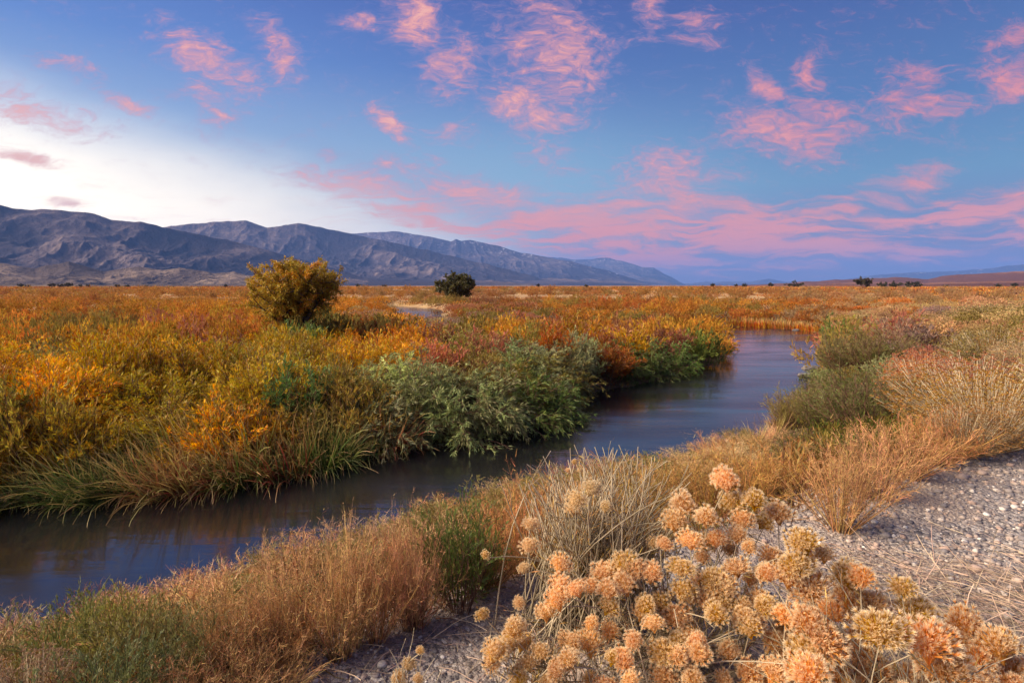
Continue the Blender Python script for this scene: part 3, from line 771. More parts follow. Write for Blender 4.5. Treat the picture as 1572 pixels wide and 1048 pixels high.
def build_thickets():
    WM = [M_leaf, M_stemw]
    W = [proto('willow%d' % i, lambda i=i: willow(100 + i, 1.6, 1.3, 44, 12, 11, .2, .11, .024, .75), WM) for i in range(5)]
    W2 = [proto('silver_willow%d' % i, lambda i=i: willow(140 + i, 1.5, 1.4, 50, 12, 13, .45, .12, .02, 1.15, .25), WM) for i in range(3)]
    WF = [proto('far_willow%d' % i, lambda i=i: willow(160 + i, 1.6, 2.6, 46, 11, 9, .2, .15, .034, .85), WM) for i in range(4)]
    WX = [proto('distant_willow%d' % i, lambda i=i: willow(180 + i, 1.3, 3.0, 36, 8, 8, .25, .26, .075, 1.1), WM) for i in range(3)]
    BU = [proto('bush%d' % i, lambda i=i: willow(590 + i, 1.2, 1.1, 80, 14, 19, .2, .034, .0075, .75), WM) for i in range(3)]
    MM = [M_mound, M_stemg]
    Mo = [proto('mound%d' % i, lambda i=i: mound(200 + i, .9, 1.4, 480, 12, .032), MM) for i in range(4)]
    MC = [proto('close_mound%d' % i, lambda i=i: mound(210 + i, .9, 1.3, 560, 34, .018), MM) for i in range(3)]
    MF = [proto('far_mound%d' % i, lambda i=i: mound(220 + i, .9, 2.2, 240, 8, .085), MM) for i in range(3)]
    Kp = [proto('dry%d' % i, lambda i=i: twiggy(240 + i, 1.0, 1.0, 60, 9, 5, .007, .8, 1500), [M_dry, M_dry]) for i in range(3)]
    # candidates spread evenly over the banks as they appear from the river side
    cand_n = 14000
    u = rng.random(cand_n); px = rng.uniform(-230, 1800, cand_n)
    py = 447 + (u ** 1.55) * 390
    x, y, z = ground_hit(px, py)
    sd = river_sd(x, y); te = ter_sd(x, y)
    d = np.hypot(x, y)
    ok = ~np.isnan(x) & (sd > .35) & (te > .15) | ((d > 25) & (sd > .5) & ~np.isnan(x))
    ok |= (te < 0) & (d > 9) & (te > -2.5 - .25 * (d - 9)) & (sd > .3)
    ok &= (d > 4.5) & (d < 330)
    # keep the strip right in front (near slope) for hand placed shrubs
    nearside = (polysdf(x, y, TER) < 8.5) & (d < 12.5) & (px < 1250)
    ok &= ~nearside
    order = rng.permutation(cand_n); acc = []; ax = []; ay = []; ar = []
    zc = np.array([(q[0], q[1]) for q in ZONES], float)
    for i in order:
        if not ok[i]: continue
        r = max(.72, .031 * d[i])
        if te[i] < 9 and x[i] > 5: r = max(r, 1.2 + .01 * d[i])
        if 1215 < px[i] < 1430 and 590 < py[i] < 720: continue
        if d[i] < 9.5 and 1000 < px[i] < 1460: continue
        if py[i] < 475: r *= 1.25
        if ax:
            dd = (np.array(ax) - x[i]) ** 2 + (np.array(ay) - y[i]) ** 2
            if (dd < (r * .5 + np.array(ar) * .5) ** 2).any(): continue
        ax.append(x[i]); ay.append(y[i]); ar.append(r); acc.append(i)
    # the nearest 560 are things, the rest are merged into the ground cover
    acc = sorted(acc, key=lambda i: d[i])
    print('shrub spots', len(acc))
    used = {}
    lim = {'W': 300, 'W2': 300, 'M': 300, 'K': 60}
    rest = []
    for i in acc:
        dx = (zc[:, 0] - px[i]); dy = (zc[:, 1] - (py[i] - 10)) * (2.2 if py[i] > 520 else 4.0)
        dj = dx * dx + dy * dy
        k = int(np.argmin(dj * (1 + .5 * rng.random(len(zc)))))
        zn = ZONES[k]; kind = zn[3]; nz = float(fbm(np.array([x[i] / (3 + d[i] * .12)]), np.array([y[i] / (2 + d[i] * .12)]), 88, 3)[0]); c = jit(([zn[2][int(np.clip((nz - .3) / .4 * 3, 0, 2))]] * (4 if d[i] > 35 else 1) + zn[2])[random.randrange(7 if d[i] > 35 else 4)] if not (kind == 'M' and random.random() < .3) else random.choice(zn[2] + ([OLIVE, (.38, .3, .16), PINK] if kind == 'M' and random.random() < .5 else [])), .24)
        kk = 'W' if kind in ('W', 'W2') else kind
        if used.get(kk, 0) >= lim[kk]: rest.append((x[i], y[i], z[i], d[i], c)); continue
        used[kk] = used.get(kk, 0) + 1
        di = d[i]; rz = random.uniform(0, 6.28); patch = .72 + .62 * float(fbm(np.array([x[i] / 3.5]), np.array([y[i] / 5.0]), 55, 2)[0])
        side = te[i] < 9 and x[i] > 5
        inmid = (not side) and di < 60
        if kind == 'W':
            if di < 26: pr = random.choice(W); s = random.uniform(.72, 1.02); nm = 'willow_shrub'; parts = True
            elif di < 75: pr = random.choice(WF); s = random.uniform(.7, 1.05) * (1 if di < 45 else 1.15); nm = 'willow_shrub'; parts = di < 40
            else: pr = random.choice(WX); s = random.uniform(.7, 1.0) * (1 + (di - 75) / 260); nm = 'willow_shrub'; parts = False
            if side and di < 30: s *= .62
            if side and di < 16: pr = random.choice(BU); s = random.uniform(.5, .75)
            sc = (s, s, s * random.uniform(.62, 1.3) * (.85 if di > 75 else 1))
            cat = 'shrub'
        elif kind == 'W2':
            pr = random.choice(W2 if di < 45 else WF); s = random.uniform(.8, 1.08); nm = 'silver_willow_shrub'; parts = True; cat = 'shrub'; sc = (s * 1.1, s * 1.1, s * .95)
        elif kind == 'M':
            if di < 30: pr = random.choice(MC if di < 14 else Mo); s = random.uniform(.75, 1.45); parts = di < 20
            else: pr = random.choice(MF); s = random.uniform(.8, 1.15) * (1 if di < 80 else 1 + (di - 80) / 200); parts = False
            nm = 'seeded_shrub'; cat = 'shrub'; sc = (s, s, s * random.uniform(.8, 1.0))
        else:
            pr = random.choice(Kp); s = random.uniform(.32, .5); nm = 'dry_shrub'; cat = 'shrub'; parts = True; sc = (s, s, s)
        if di > 38: k_ = .8 + .95 * float(sst((fbm(np.array([x[i] / 13]), np.array([y[i] / 9.0]), 66, 3)[0] - .3) / .4)); sc = (sc[0] * (.7 + .3 * k_), sc[1] * (.7 + .3 * k_), sc[2] * k_ / max(patch, .1))
        sc = (sc[0], sc[1], sc[2] * patch)
        place(nm, pr, (x[i], y[i], z[i] - .05), sc, rz, c, zn[4], cat, zn[4].replace('shrub', 'shrubs', 1) if 'shrub' in zn[4] else zn[4] + ' group', parts)
    print('used', used, 'rest', len(rest))
    return rest

def build_cover(rest):
    """uncountable low growth between the shrubs: one object per region"""
    # near/mid cover under the willows
    b = Buf(); n0 = 9500
    px = rng.uniform(-260, 1830, n0); py = 452 + rng.random(n0) ** 1.3 * 400
    x, y, z = ground_hit(px, py)
    sd = river_sd(x, y); te = ter_sd(x, y); d = np.hypot(x, y)
    ok = ~np.isnan(x) & (sd > .05) & ((te > .1) | (d > 9)) & (d < 140) & (d > 4)
    ok &= ~((te < 0) & (d < 9)) & ~((polysdf(x, y, TER) < 8.5) & (d < 12.5) & (px < 1250))
    x, y, z, d, px, py, te, sd = [a[ok] for a in (x, y, z, d, px, py, te, sd)]
    zc = np.array([(q[0], q[1]) for q in ZONES], float)
    kk = np.argmin((zc[:, 0][None] - px[:, None]) ** 2 + ((zc[:, 1][None] - py[:, None]) * 3) ** 2, axis=1)
    cols = np.array([ZONES[k][2][rng.integers(0, 3)] for k in kk]) * (0.35 + .4 * rng.random((len(kk), 1)))  # zone colours darkened: shade between the shrubs is put into the tint
    m = 46; N0 = len(x)
    sz = np.clip(.022 * d, .3, 2.2)
    az = rng.random((N0, m)) * 2 * math.pi; rr = np.sqrt(rng.random((N0, m))) * sz[:, None]
    hh = (np.clip(.25 + .006 * d, .25, .6) * np.where((te < 9) & (x > 5), .55, 1))[:, None] * rng.random((N0, m)) * np.clip(sd, .25, 1)[:, None]
    c = np.stack([x[:, None] + np.cos(az) * rr, y[:, None] + np.sin(az) * rr, z[:, None] + hh - .03], -1).reshape(-1, 3)
    dl = np.repeat(d, m)
    a = unit(rdir(len(c)) * .7 + np.array([0, 0, .9]))
    leaves(b, c, a, np.clip(.005 * dl, .09, .4), np.clip(.0011 * dl, .016, .1))
    o = b.obj('ground_cover', M_cover)
    at = o.data.color_attributes.new('Tint', 'FLOAT_COLOR', 'POINT')
    cc = np.repeat(np.concatenate([cols, np.ones((N0, 1))], 1), m * 4, axis=0)
    at.data.foreach_set('color', cc.astype(np.float32).ravel())
    tag(o, 'low autumn growth filling the ground between the shrubs', 'undergrowth', kind='stuff')
    if rest:
        src = []
        for k in range(4):
            fo, _ = willow(600 + k, 1.4, 2.4, 26, 8, 6, .22, .20, .042, .9)
            src.append((np.concatenate(fo.v), np.concatenate(fo.R)))
        b = Buf(); tint = []
        for i, (x, y, z, d, c) in enumerate(rest):
            V, Rr = src[i % 4]; g_ = 1 + max(0, d - 60) / 130
            a = random.uniform(0, 6.28); ca, sa = math.cos(a), math.sin(a)
            kz = .65 + .95 * float(sst((fbm(np.array([x / 13]), np.array([y / 9.0]), 66, 3)[0] - .3) / .4))
            v = np.stack([(V[:, 0] * ca - V[:, 1] * sa) * g_ * .9 + x, (V[:, 0] * sa + V[:, 1] * ca) * g_ * .9 + y, V[:, 2] * (1 + (g_ - 1) * .4) * kz * .85 + z - .05], -1)
            b.add(v, quads=np.arange(len(V)).reshape(-1, 4), R=Rr); f_ = .15 + .5 * float(sst((d - 60) / 90)); c = tuple(c[q] * (1 - f_) + (.34, .19, .085)[q] * f_ for q in range(3)); tint.append(np.broadcast_to(np.array([*c, 1.0]), (len(V), 4)))
        print('rest merged', len(rest))
        o = b.obj('distant_brush', M_cover)
        at = o.data.color_attributes.new('Tint', 'FLOAT_COLOR', 'POINT'); at.data.foreach_set('color', np.concatenate(tint).astype(np.float32).ravel())
        tag(o, 'mass of orange and rust brush covering the middle of the plain', 'brush', kind='stuff')
        rest = None
    # far flats: sage and grass tufts out to 1.6 km
    b = Buf(); n1 = 13000
    d = np.exp(rng.uniform(math.log(70), math.log(1500), n1)); azr = rng.uniform(-.95, .95, n1)
    x = d * np.sin(azr); y = d * np.cos(azr); z = height(x, y); sd = river_sd(x, y)
    ok = (sd > 1.0)
    dens = fbm(x / 120 + 7, y / 30, 77, 4) * .7 + fbm(x / 500, y / 120, 78, 3) * .3; ok &= rng.random(n1) < sst((dens - .42) / .16) * .92 + .05
    x, y, z, d = x[ok], y[ok], z[ok], d[ok]
    if rest:
        rr_ = np.array([(q[0], q[1], q[2], q[3]) for q in rest]); x = np.concatenate([x, rr_[:, 0]]); y = np.concatenate([y, rr_[:, 1]]); z = np.concatenate([z, rr_[:, 2]]); d = np.concatenate([d, rr_[:, 3]])
    N1 = len(x); m = 34
    t = fbm(x / 260 + 3, y / 42, 91, 4) + rng.normal(0, .045, N1)
    pal = np.array([(.46, .15, .03), (.30, .11, .035), (.46, .25, .08), (.55, .22, .04), (.24, .15, .05), (.48, .27, .10), (.42, .13, .03), (.34, .2, .08)])
    cols = pal[np.clip(((t - .25) / .5 * 8).astype(int), 0, 7)] * (.75 + .5 * rng.random((N1, 1)))
    sz = np.clip(.011 * d, .8, 5.0)
    az = rng.random((N1, m)) * 2 * math.pi; r_ = np.sqrt(rng.random((N1, m))) * sz[:, None]
    hh = np.clip(.5 + .0012 * d, .5, 1.4)[:, None] * rng.random((N1, m)) * (1 - (r_ / sz[:, None]) ** 2 * .7)
    c = np.stack([x[:, None] + np.cos(az) * r_, y[:, None] + np.sin(az) * r_, z[:, None] + hh], -1).reshape(-1, 3)
    dl = np.repeat(d, m)
    leaves(b, c, unit(rdir(len(c)) + [0, 0, .5]), np.clip(.003 * dl, .2, 1.8), np.clip(.0011 * dl, .07, .6))
    o = b.obj('flats_scrub', M_cover)
    at = o.data.color_attributes.new('Tint', 'FLOAT_COLOR', 'POINT')
    cc = np.repeat(np.concatenate([cols, np.ones((N1, 1))], 1), m * 4, axis=0)
    at.data.foreach_set('color', cc.astype(np.float32).ravel())
    tag(o, 'rust and tan scrub scattered over the distant flats', 'scrub', kind='stuff')

def make_cover_mat():
    m, n, out = newmat('undergrowth')
    at = n.new('ShaderNodeVertexColor'); at.layer_name = 'Tint'
    R = n.attr('R').outputs['Fac']
    h = n.new('ShaderNodeHueSaturation'); n.setin(h, 'Color', at.outputs[0]); n.setin(h, 'Value', n.mr(R, 0, 1, .78, 1.18, False)); n.setin(h, 'Hue', n.mr(n.math('FRACT', n.math('MULTIPLY', R, 17.3)), 0, 1, .475, .525, False))
    d = n.new('ShaderNodeBsdfDiffuse'); t = n.new('ShaderNodeBsdfTranslucent'); n.link(h.outputs[0], d.inputs[0]); n.link(h.outputs[0], t.inputs[0])
    mx = n.new('ShaderNodeMixShader'); mx.inputs[0].default_value = .3; n.link(d.outputs[0], mx.inputs[1]); n.link(t.outputs[0], mx.inputs[2]); n.link(mx.outputs[0], out.inputs[0])
    return m

def build_reeds():
    RP = [proto('reed%d' % i, lambda i=i: reeds(300 + i, 1.6, 1.1, 340, .018, .7, 1.25, (0.1, -1.0)), [M_reed]) for i in range(4)]
    # along the far bank, left part
    pts = [(-220, 812), (-140, 800), (-60, 788), (0, 775), (40, 765), (85, 755), (125, 762), (165, 758), (200, 756), (240, 750), (275, 752), (305, 745), (340, 742), (372, 738), (405, 732), (435, 728), (465, 722), (495, 715), (522, 706), (550, 697), (575, 690), (600, 682),
           (110, 725), (180, 722), (250, 718), (320, 712), (380, 706), (440, 698), (500, 686), (550, 672), (330, 688), (430, 675), (520, 655)]
    for i, (a, c) in enumerate(pts):
        x, y, z = [float(v[0]) for v in ground_hit(a, c)]
        z = max(z, 0.0)
        s = random.uniform(.85, 1.15) * (1.0 if a > 100 else .8)
        col = jit(random.choice([REED, REED, (.10, .14, .03), (.26, .2, .07), (.34, .13, .06)] if i < 22 else [REED, (.3, .22, .07), ORNG]), .15)
        where = 'left end of the far bank' if a < 110 else ('left part of the reed bank' if a < 280 else ('middle of the reed bank' if a < 440 else 'reed bank beside the silvery willows'))
        place('reed_clump', RP[i % 4], (x, y, z), s, random.uniform(-.5, .5), col, 'green and straw reeds arching over water at the ' + where, 'reeds', 'reed clumps at the ' + where, False)
    # grassy wisps on right bank
    for (a, c, s, col) in [(1205, 655, .8, STRAW), (1190, 668, .6, STRAW), (1225, 640, .9, REED), (1240, 625, .8, REED), (1160, 685, .6, STRAW), (1265, 600, .9, REED)]:
        x, y, z = [float(v[0]) for v in ground_hit(a, c)]
        place('grass_clump', proto('grass', lambda: reeds(330, 1.0, .5, 130, .012, .8, .5), [M_reed]), (x, y, max(z, 0)), s * 1.0, 1.0, jit(tuple(v * .7 for v in col)), 'wispy grass clump leaning over the water on the right bank', 'grass clump', 'wispy grass clumps along the right bank', False)
    # red-brown reeds along the outer bend
    for a in np.linspace(1125, 1262, 13):
        x, y, z = [float(v[0]) for v in ground_hit(a, 499 + (a - 1125) * .07)]
        place('reed_clump', proto('bend_reed', lambda: reeds(340, 1.3, 2.4, 160, .06, .35, .2), [M_reed]), (x, y, max(z, 0)), random.uniform(.6, .95), random.uniform(0, 6), jit(random.choice([(.5, .13, .03), RUST, (.4, .16, .04)])), 'red brown reeds standing along the outer bank of the river bend', 'reeds', 'red reed clumps on the outer river bend', False)

def tree(name, loc, h, w, seed, color, label, cat='tree', cc_=.56, nb=26, nleaf=26000, LL=.13, LW=.05, lean=0.0, group=None, ntr=4, trunkh=.2):
    g = np.random.default_rng(seed); tb = Buf(); fo = Buf()
    az = np.arange(ntr) / ntr * 2 * math.pi + g.random(ntr) * 1.2; ln = .25 + .4 * g.random(ntr)
    d = np.stack([np.cos(az) * np.sin(ln) * w / h, np.sin(az) * np.sin(ln) * w / h, np.cos(ln)], -1)
    trunk = curved(np.array([[0, 0, -.3]]), np.array([[0.05, 0, 1.0]]), h * trunkh + .3, 5, 0, .02, g)
    tubes(tb, trunk, np.linspace(.055, .045, 5)[None] * h, g, sides=8)
    base = np.repeat(trunk[:, -1], ntr, 0) + np.array([0, 0, -.05 * h])
    p = curved(base, d, h * (.45 + .2 * g.random(ntr)), 7, .02, .14, g)
    tubes(tb, p, np.linspace(.03, .014, 7)[None] * h, g, sides=6)
    idx = np.repeat(np.arange(ntr), nb // ntr + 1); s = .25 + .75 * g.random(len(idx))
    tp, tt = along(p, idx, s)
    # aim limbs at points in an ellipsoidal crown shell
    c0 = np.array([0, 0, h * cc_])
    tgt = rdir(len(tp), g); tgt[:, 2] = tgt[:, 2] * .9
    tgt = c0 + tgt * np.array([w / 2, w / 2, h * (1 - cc_)]) * (.6 + .38 * g.random((len(tp), 1)))
    q = curved(tp, tgt - tp, np.linalg.norm(tgt - tp, axis=1), 6, .0, .12, g)
    tubes(tb, q, np.linspace(.011, .004, 6)[None] * h, g, sides=4)
    i2 = np.repeat(np.arange(len(tp)), 9); s2 = .35 + .65 * g.random(len(i2))
    up, ut = along(q, i2, s2)
    r = curved(up, unit(ut * .6 + rdir(len(up), g) + [0, 0, .2]), h * (.07 + .09 * g.random(len(up))), 4, .0, .12, g)
    tubes(tb, r, np.linspace(.004, .0015, 4)[None] * h, g)
    i3 = g.integers(0, len(up), nleaf); clump = g.random(len(up)); s3 = g.random(nleaf) ** .6
    lp, lt = along(r, i3, s3)
    spreadv = g.normal(size=(nleaf, 3)) * h * .012
    limb = g.random(len(tp))
    leaves(fo, lp + spreadv, unit(lt + rdir(nleaf, g) * 1.1), LL * (.6 + .8 * g.random(nleaf)), LW * (.7 + .6 * g.random(nleaf)), g,
           R=np.clip(.45 * limb[i2[i3]] + .3 * clump[i3] + .3 * g.random(nleaf), 0, 1), T=limb[i2[i3]])
    root = bpy.data.objects.new(name, None); COL.objects.link(root); root.location = loc
    o1 = tb.obj('trunk', M_bark, root, True); o2 = fo.obj('crown', M_tree if nleaf > 20000 else M_leaf, root); o2.color = (*color, 1)
    tag(root, label, cat, group)
    return root

def build_trees():
    x, y, z = [float(v[0]) for v in ground_hit(440, 540)]
    d = y
    tree('willow_tree', (x + .45, y, z), 133 / F * d * 1.14, 150 / F * d * 1.06, 12, (.42, .28, .045), 'large lone tree with gold and olive leaves standing left in the thicket', nb=78, nleaf=60000, LL=.11, LW=.048, ntr=6, trunkh=.2, cc_=.64)
    # low suckers around it
    x, y, z = [float(v[0]) for v in ground_hit(700, 463)]
    d = y; print('tree2', x, y, z)
    tree('round_tree', (x, y, z - .2), 46 / F * d, 70 / F * d, 9, (.085, .075, .025), 'dark rounded tree beyond the thicket near the distant bend of the river', nb=60, nleaf=14000, LL=.45, LW=.24, ntr=5, trunkh=.05)
    far = [(1326, 447, 30, 17, 'dark round tree on the horizon, left of the row under the red hills'), (1355, 445, 16, 9, 'small dark tree, first of the horizon row under the red hills'), (1374, 445, 24, 10, 'dark wide tree, second of the horizon row under the red hills'),
           (1396, 445, 14, 9, 'dark tree, third of the horizon row under the red hills'), (1408, 445, 16, 9, 'dark tree at the right end of the horizon row under the red hills'),
           (1219, 445, 32, 10, 'flat topped dark tree alone on the horizon beyond the river bend'), (1183, 443, 9, 6, 'tiny dark tree left of the flat topped one on the horizon'), (1143, 443, 9, 5, 'tiny dark tree on the horizon above the river bend'), (1130, 443, 6, 4, 'smallest dark tree on the horizon above the river bend'), (1094, 443, 7, 5, 'tiny dark tree on the horizon left of the river bend'),
           (1530, 443, 12, 5, 'low dark tree near the right end of the horizon'), (1557, 443, 10, 6, 'last dark tree at the right end of the horizon'), (1452, 442, 12, 3, 'low dark thicket tree under the red hills'),
           (30, 446, 12, 5, 'low dark tree at the left end below the mountains'), (43, 446, 10, 4, 'second low dark tree below the mountains at the left'), (80, 446, 12, 6, 'dark tree at the left of the group below the mountains'), (93, 446, 12, 5, 'flat dark tree in the middle of the group below the mountains'), (106, 446, 14, 7, 'tallest dark tree of the group below the mountains'),
           (122, 445, 10, 4, 'low tree to the right of the group below the mountains'), (135, 445, 8, 4, 'small low tree below the bare foothills'), (180, 445, 10, 5, 'dark tree alone below the foothills'), (195, 445, 8, 4, 'small dark tree right of the lone one below the foothills'), (226, 445, 16, 3, 'low dark spread tree below the foothills'),
           (346, 444, 7, 4, 'small dark tree just left of the large lone tree'), (550, 443, 10, 4, 'small dark tree on the horizon right of the large lone tree'), (590, 443, 12, 3, 'low dark tree on the horizon between the two larger trees'), (826, 443, 6, 4, 'tiny dark tree on the horizon below the blue end of the mountains'), (900, 443, 7, 3, 'tiny low tree on the horizon below the far mountain end')]
    for i, (a, c, wpx, hpx, lb) in enumerate(far):
        t = 700.0 if c < 447 else 520.0
        if c == 443 or c == 442: t = 900.0
        r = ray(a, 440); k = t / r[1]; xx, yy = float(r[0] * k), float(t)
        zz = float(height(np.array([xx]), np.array([yy]))[0])
        hw = wpx / F * t; hh = (hpx + 2) / F * t
        tree('distant_tree', (xx, yy, zz), hh, hw, 400 + i, (.045, .04, .018), lb, nb=16, nleaf=1500, LL=hh * .11, LW=hh * .075, ntr=3, group=None, trunkh=.05)

# ------------------------------------------------------------------ near bank shrubs
def hits(a, c):
    x, y, z = ground_hit(a, c); return float(x[0]), float(y[0]), float(z[0])

def build_near():
    KM = [M_dry, M_dry]
    K = [proto('tumble%d' % i, lambda i=i: twiggy(500 + i, 1.0, 1.0, 62, 11, 6, .0052, .9, 1800), KM) for i in range(4)]
    GW = [proto('green_shrub%d' % i, lambda i=i: willow(520 + i, 1.0, .8, 46, 12, 13, .15, .05, .011, .6), [M_leaf, M_stemw]) for i in range(3)]
    MN = [proto('near_mound%d' % i, lambda i=i: mound(540 + i, .8, 1.0, 520, 36, .018), [M_mound, M_stemg]) for i in range(2)]
    OG = [proto('olive_shrub%d' % i, lambda i=i: willow(560 + i, 1.0, .9, 52, 12, 11, .25, .045, .010, .85), [M_leaf, M_dry]) for i in range(2)]
    # base px, base py, top py, width px, proto, colour, label
    L = [
        (395, 1040, 885, 170, K[0], (.36, .20, .09), 'low tan and orange dry shrub at the near bank left of the tall tan one'),
        (520, 1010, 790, 150, K[1], (.42, .25, .115), 'tall feathery tan dry shrub on the near bank with water behind it'),
        (455, 1010, 875, 130, K[2], (.40, .21, .09), 'orange tan dry shrub tucked left of the tall feathery one'),
        (578, 985, 805, 125, K[3], (.44, .23, .11), 'tan dry shrub between the tall feathery one and the pinkish one'),
        (640, 960, 775, 120, K[0], (.42, .22, .12), 'pinkish tan dry shrub left of the green willow shoot'),
        (425, 1020, 815, 95, K[3], (.50, .31, .15), 'narrow pale tan shrub standing above the low ones, left of the tall feathery one'),
        (548, 990, 768, 110, K[2], (.52, .33, .16), 'tallest pale tan feathery shrub on the near bank left of the green willow'),
        (628, 965, 762, 100, K[1], (.50, .29, .15), 'tall narrow tan shrub just left of the green willow shrub'),
        (350, 1045, 862, 90, K[1], (.44, .26, .12), 'narrow tan shrub at the near bank above the bottom left greenery'),
        (200, 1050, 885, 100, GW[2], (.28, .26, .07), 'yellow tipped green shoots standing above the bottom left greenery'),
        (705, 935, 750, 130, GW[0], (.12, .16, .035), 'green leafy willow shrub on the near bank above the gravel'),
        (730, 915, 800, 90, GW[1], (.17, .19, .04), 'small green willow shoot right beside the larger green one'),
        (800, 880, 708, 170, K[1], (.46, .23, .10), 'orange tan dry shrub behind the grey stems'),
        (755, 900, 770, 110, K[2], (.42, .22, .09), 'low orange dry shrub right of the green willow shrub'),
        (870, 850, 720, 130, K[3], (.42, .24, .12), 'tan dry shrub behind the tall grey stems'),
        (950, 820, 720, 150, K[2], (.36, .22, .08), 'olive tan dry shrub right behind the grey stems'),
        (1020, 800, 690, 150, K[0], (.36, .21, .075), 'olive and orange dry shrub with the river behind it at the centre'),
        (1085, 790, 680, 150, K[1], (.38, .22, .075), 'olive orange dry shrub behind the tallest fluffy heads'),
        (1150, 775, 672, 150, K[3], (.42, .23, .08), 'orange dry shrub above the fluffy heads by the water'),
        (1205, 755, 668, 130, K[2], (.40, .20, .07), 'rust orange dry shrub left of the feathery orange one'),
        (1225, 735, 655, 110, OG[0], (.16, .13, .04), 'dark olive shrub behind the feathery orange one'),
        (1290, 815, 655, 150, K[1], (.42, .24, .11), 'feathery orange tan shrub with bare lower stems on the gravel edge'),
        (1345, 765, 640, 150, K[0], (.44, .24, .12), 'pinkish orange feathery shrub at the gravel edge'),
        (1395, 735, 632, 140, K[3], (.44, .23, .105), 'dense orange feathery shrub right of the pinkish one'),
        (1440, 712, 620, 130, K[2], (.40, .19, .075), 'rust tinted dry shrub at the gravel edge'),
        (1525, 688, 600, 150, MN[0], (.42, .23, .08), 'golden brown seeded shrub at the gravel edge near the right side'),
        (1475, 700, 615, 120, MN[1], (.38, .22, .09), 'brown seeded shrub left of the golden brown one at the gravel edge'),
        (120, 1075, 893, 210, OG[0], (.17, .17, .05), 'green and yellow leafy shrub at the bottom left by the water'),
        (225, 1060, 905, 190, OG[1], (.20, .17, .06), 'olive leafy shrub second from the left at the bottom'),
        (305, 1060, 920, 170, OG[0], (.15, .14, .05), 'dark olive leafy shrub left of the low tan dry one'),
        (170, 1130, 980, 260, OG[1], (.12, .13, .045), 'low green shrub at the bottom edge on the left'),
        (30, 1060, 930, 180, K[0], (.42, .22, .13), 'pinkish dry shrub in the bottom left corner by the water'),
        (350, 1110, 985, 240, K[1], (.30, .17, .08), 'low brown dry shrub at the bottom edge left of the gravel'),
        (-60, 1100, 940, 240, OG[1], (.17, .16, .06), 'olive shrub cut off by the left edge'),
        (45, 1120, 985, 180, MN[0], (.40, .27, .17), 'small shrub with pinkish fluffy heads in the bottom left corner'),
        (430, 1070, 960, 140, K[3], (.34, .2, .09), 'low tan dry shrub where the gravel begins at the bottom'),
        (265, 1120, 1000, 180, K[2], (.34, .17, .08), 'brown dry shrub between the green shrubs at the bottom edge'),
    ]
    for (a, c, top, wpx, pr, col, lb) in L:
        x, y, z = hits(a, c)
        h = (c - top) / F * y * .92; w_ = wpx / F * y
        isM = pr in MN
        basew, baseh = extent(pr)
        if not isM: col = tuple(v * 1.18 for v in col)
        nm = 'seeded_shrub' if isM else ('leafy_shrub' if pr in GW or pr in OG else 'dry_shrub')
        place(nm, pr, (x, y, z), (w_ / basew, w_ / basew, h / baseh), random.uniform(0, 6.28), col, lb, 'shrub')
    WP = [proto('bush%d' % i, lambda i=i: willow(590 + i, 1.2, 1.1, 80, 14, 19, .2, .034, .0075, .75), [M_leaf, M_stemw]) for i in range(3)]
    for (a, c, top, wpx, i, col, lb) in [
        (1330, 668, 553, 190, 0, (.17, .19, .05), 'large dark green bush at the water on the right bank'),
        (1262, 660, 580, 110, 1, (.20, .20, .05), 'dark green bush leaning over the water, left of the large one'),
        (1395, 660, 570, 120, 2, (.24, .22, .07), 'olive green bush right of the large dark green one'),
        (1300, 575, 505, 120, 1, (.20, .20, .06), 'green bush at the inner side of the river bend'),
        (1350, 572, 498, 130, 0, (.26, .22, .07), 'olive bush right of the green one at the river bend')]:
        x, y, z = hits(a, c); h = (c - top) / F * y; w_ = wpx / F * y
        ew, eh = extent(WP[i]); place('green_bush', WP[i], (x, y, z), (w_ / ew * .85, w_ / ew * .85, h / eh * .9), 1.0 + i, col, lb, 'bush')
    g = random.Random(5)
    for i in range(120):
        t = g.random(); a = -200 + 1420 * t
        edge = np.interp(a, [-300, 0, 200, 350, 520, 700, 850, 980, 1090, 1180, 1260], [1130, 1040, 985, 945, 885, 808, 765, 730, 700, 665, 600])
        c = edge + g.random() ** 1.4 * 70 * (1.3 - t * .9) - 3
        x, y, z = hits(a, c); w_ = g.uniform(.35, .62) * (1 + .35 * t); hh = g.uniform(.16, .34) * (1 + .35 * t)
        k = g.random()
        pr = g.choice(K) if k < .72 else g.choice(OG)
        col = jit(g.choice([(.50, .28, .12), (.42, .17, .07), (.58, .38, .2), (.26, .2, .06)] if k < .72 else [(.24, .22, .06), (.30, .2, .06)]), .15)
        if k < .72: place('dry_shrub', pr, (x, y, z), (w_, w_, hh), g.uniform(0, 6.28), col, 'knee high tan dry shrub on the near bank right by the water', 'shrub', 'knee high dry shrubs along the near water edge')
        else: place('leafy_shrub', pr, (x, y, z), (w_, w_, hh), g.uniform(0, 6.28), col, 'knee high olive leafy shrub on the near bank right by the water', 'shrub', 'knee high leafy shrubs along the near water edge')
    # slope filler: low litter and grass
    b = Buf(); n0 = 5200
    px = rng.uniform(-250, 1572, n0); py = rng.uniform(700, 1180, n0)
    x, y, z = ground_hit(px, py); te = ter_sd(x, y); sd = river_sd(x, y)
    ok = ~np.isnan(x) & (te > -.05) & (sd > -.05) & (te < 8.5) & (np.hypot(x, y) < 16)
    x, y, z = x[ok], y[ok], z[ok]; m = 12
    c = np.repeat(np.stack([x, y, z - .02], -1), m, 0) + rng.normal(size=(len(x) * m, 3)) * np.array([.06, .06, 0])
    p = curved(c, unit(rdir(len(c)) * .7 + [0, 0, .8]), .08 + .3 * rng.random(len(c)), 4, .2, .1)
    ribbons(b, p, .0055)
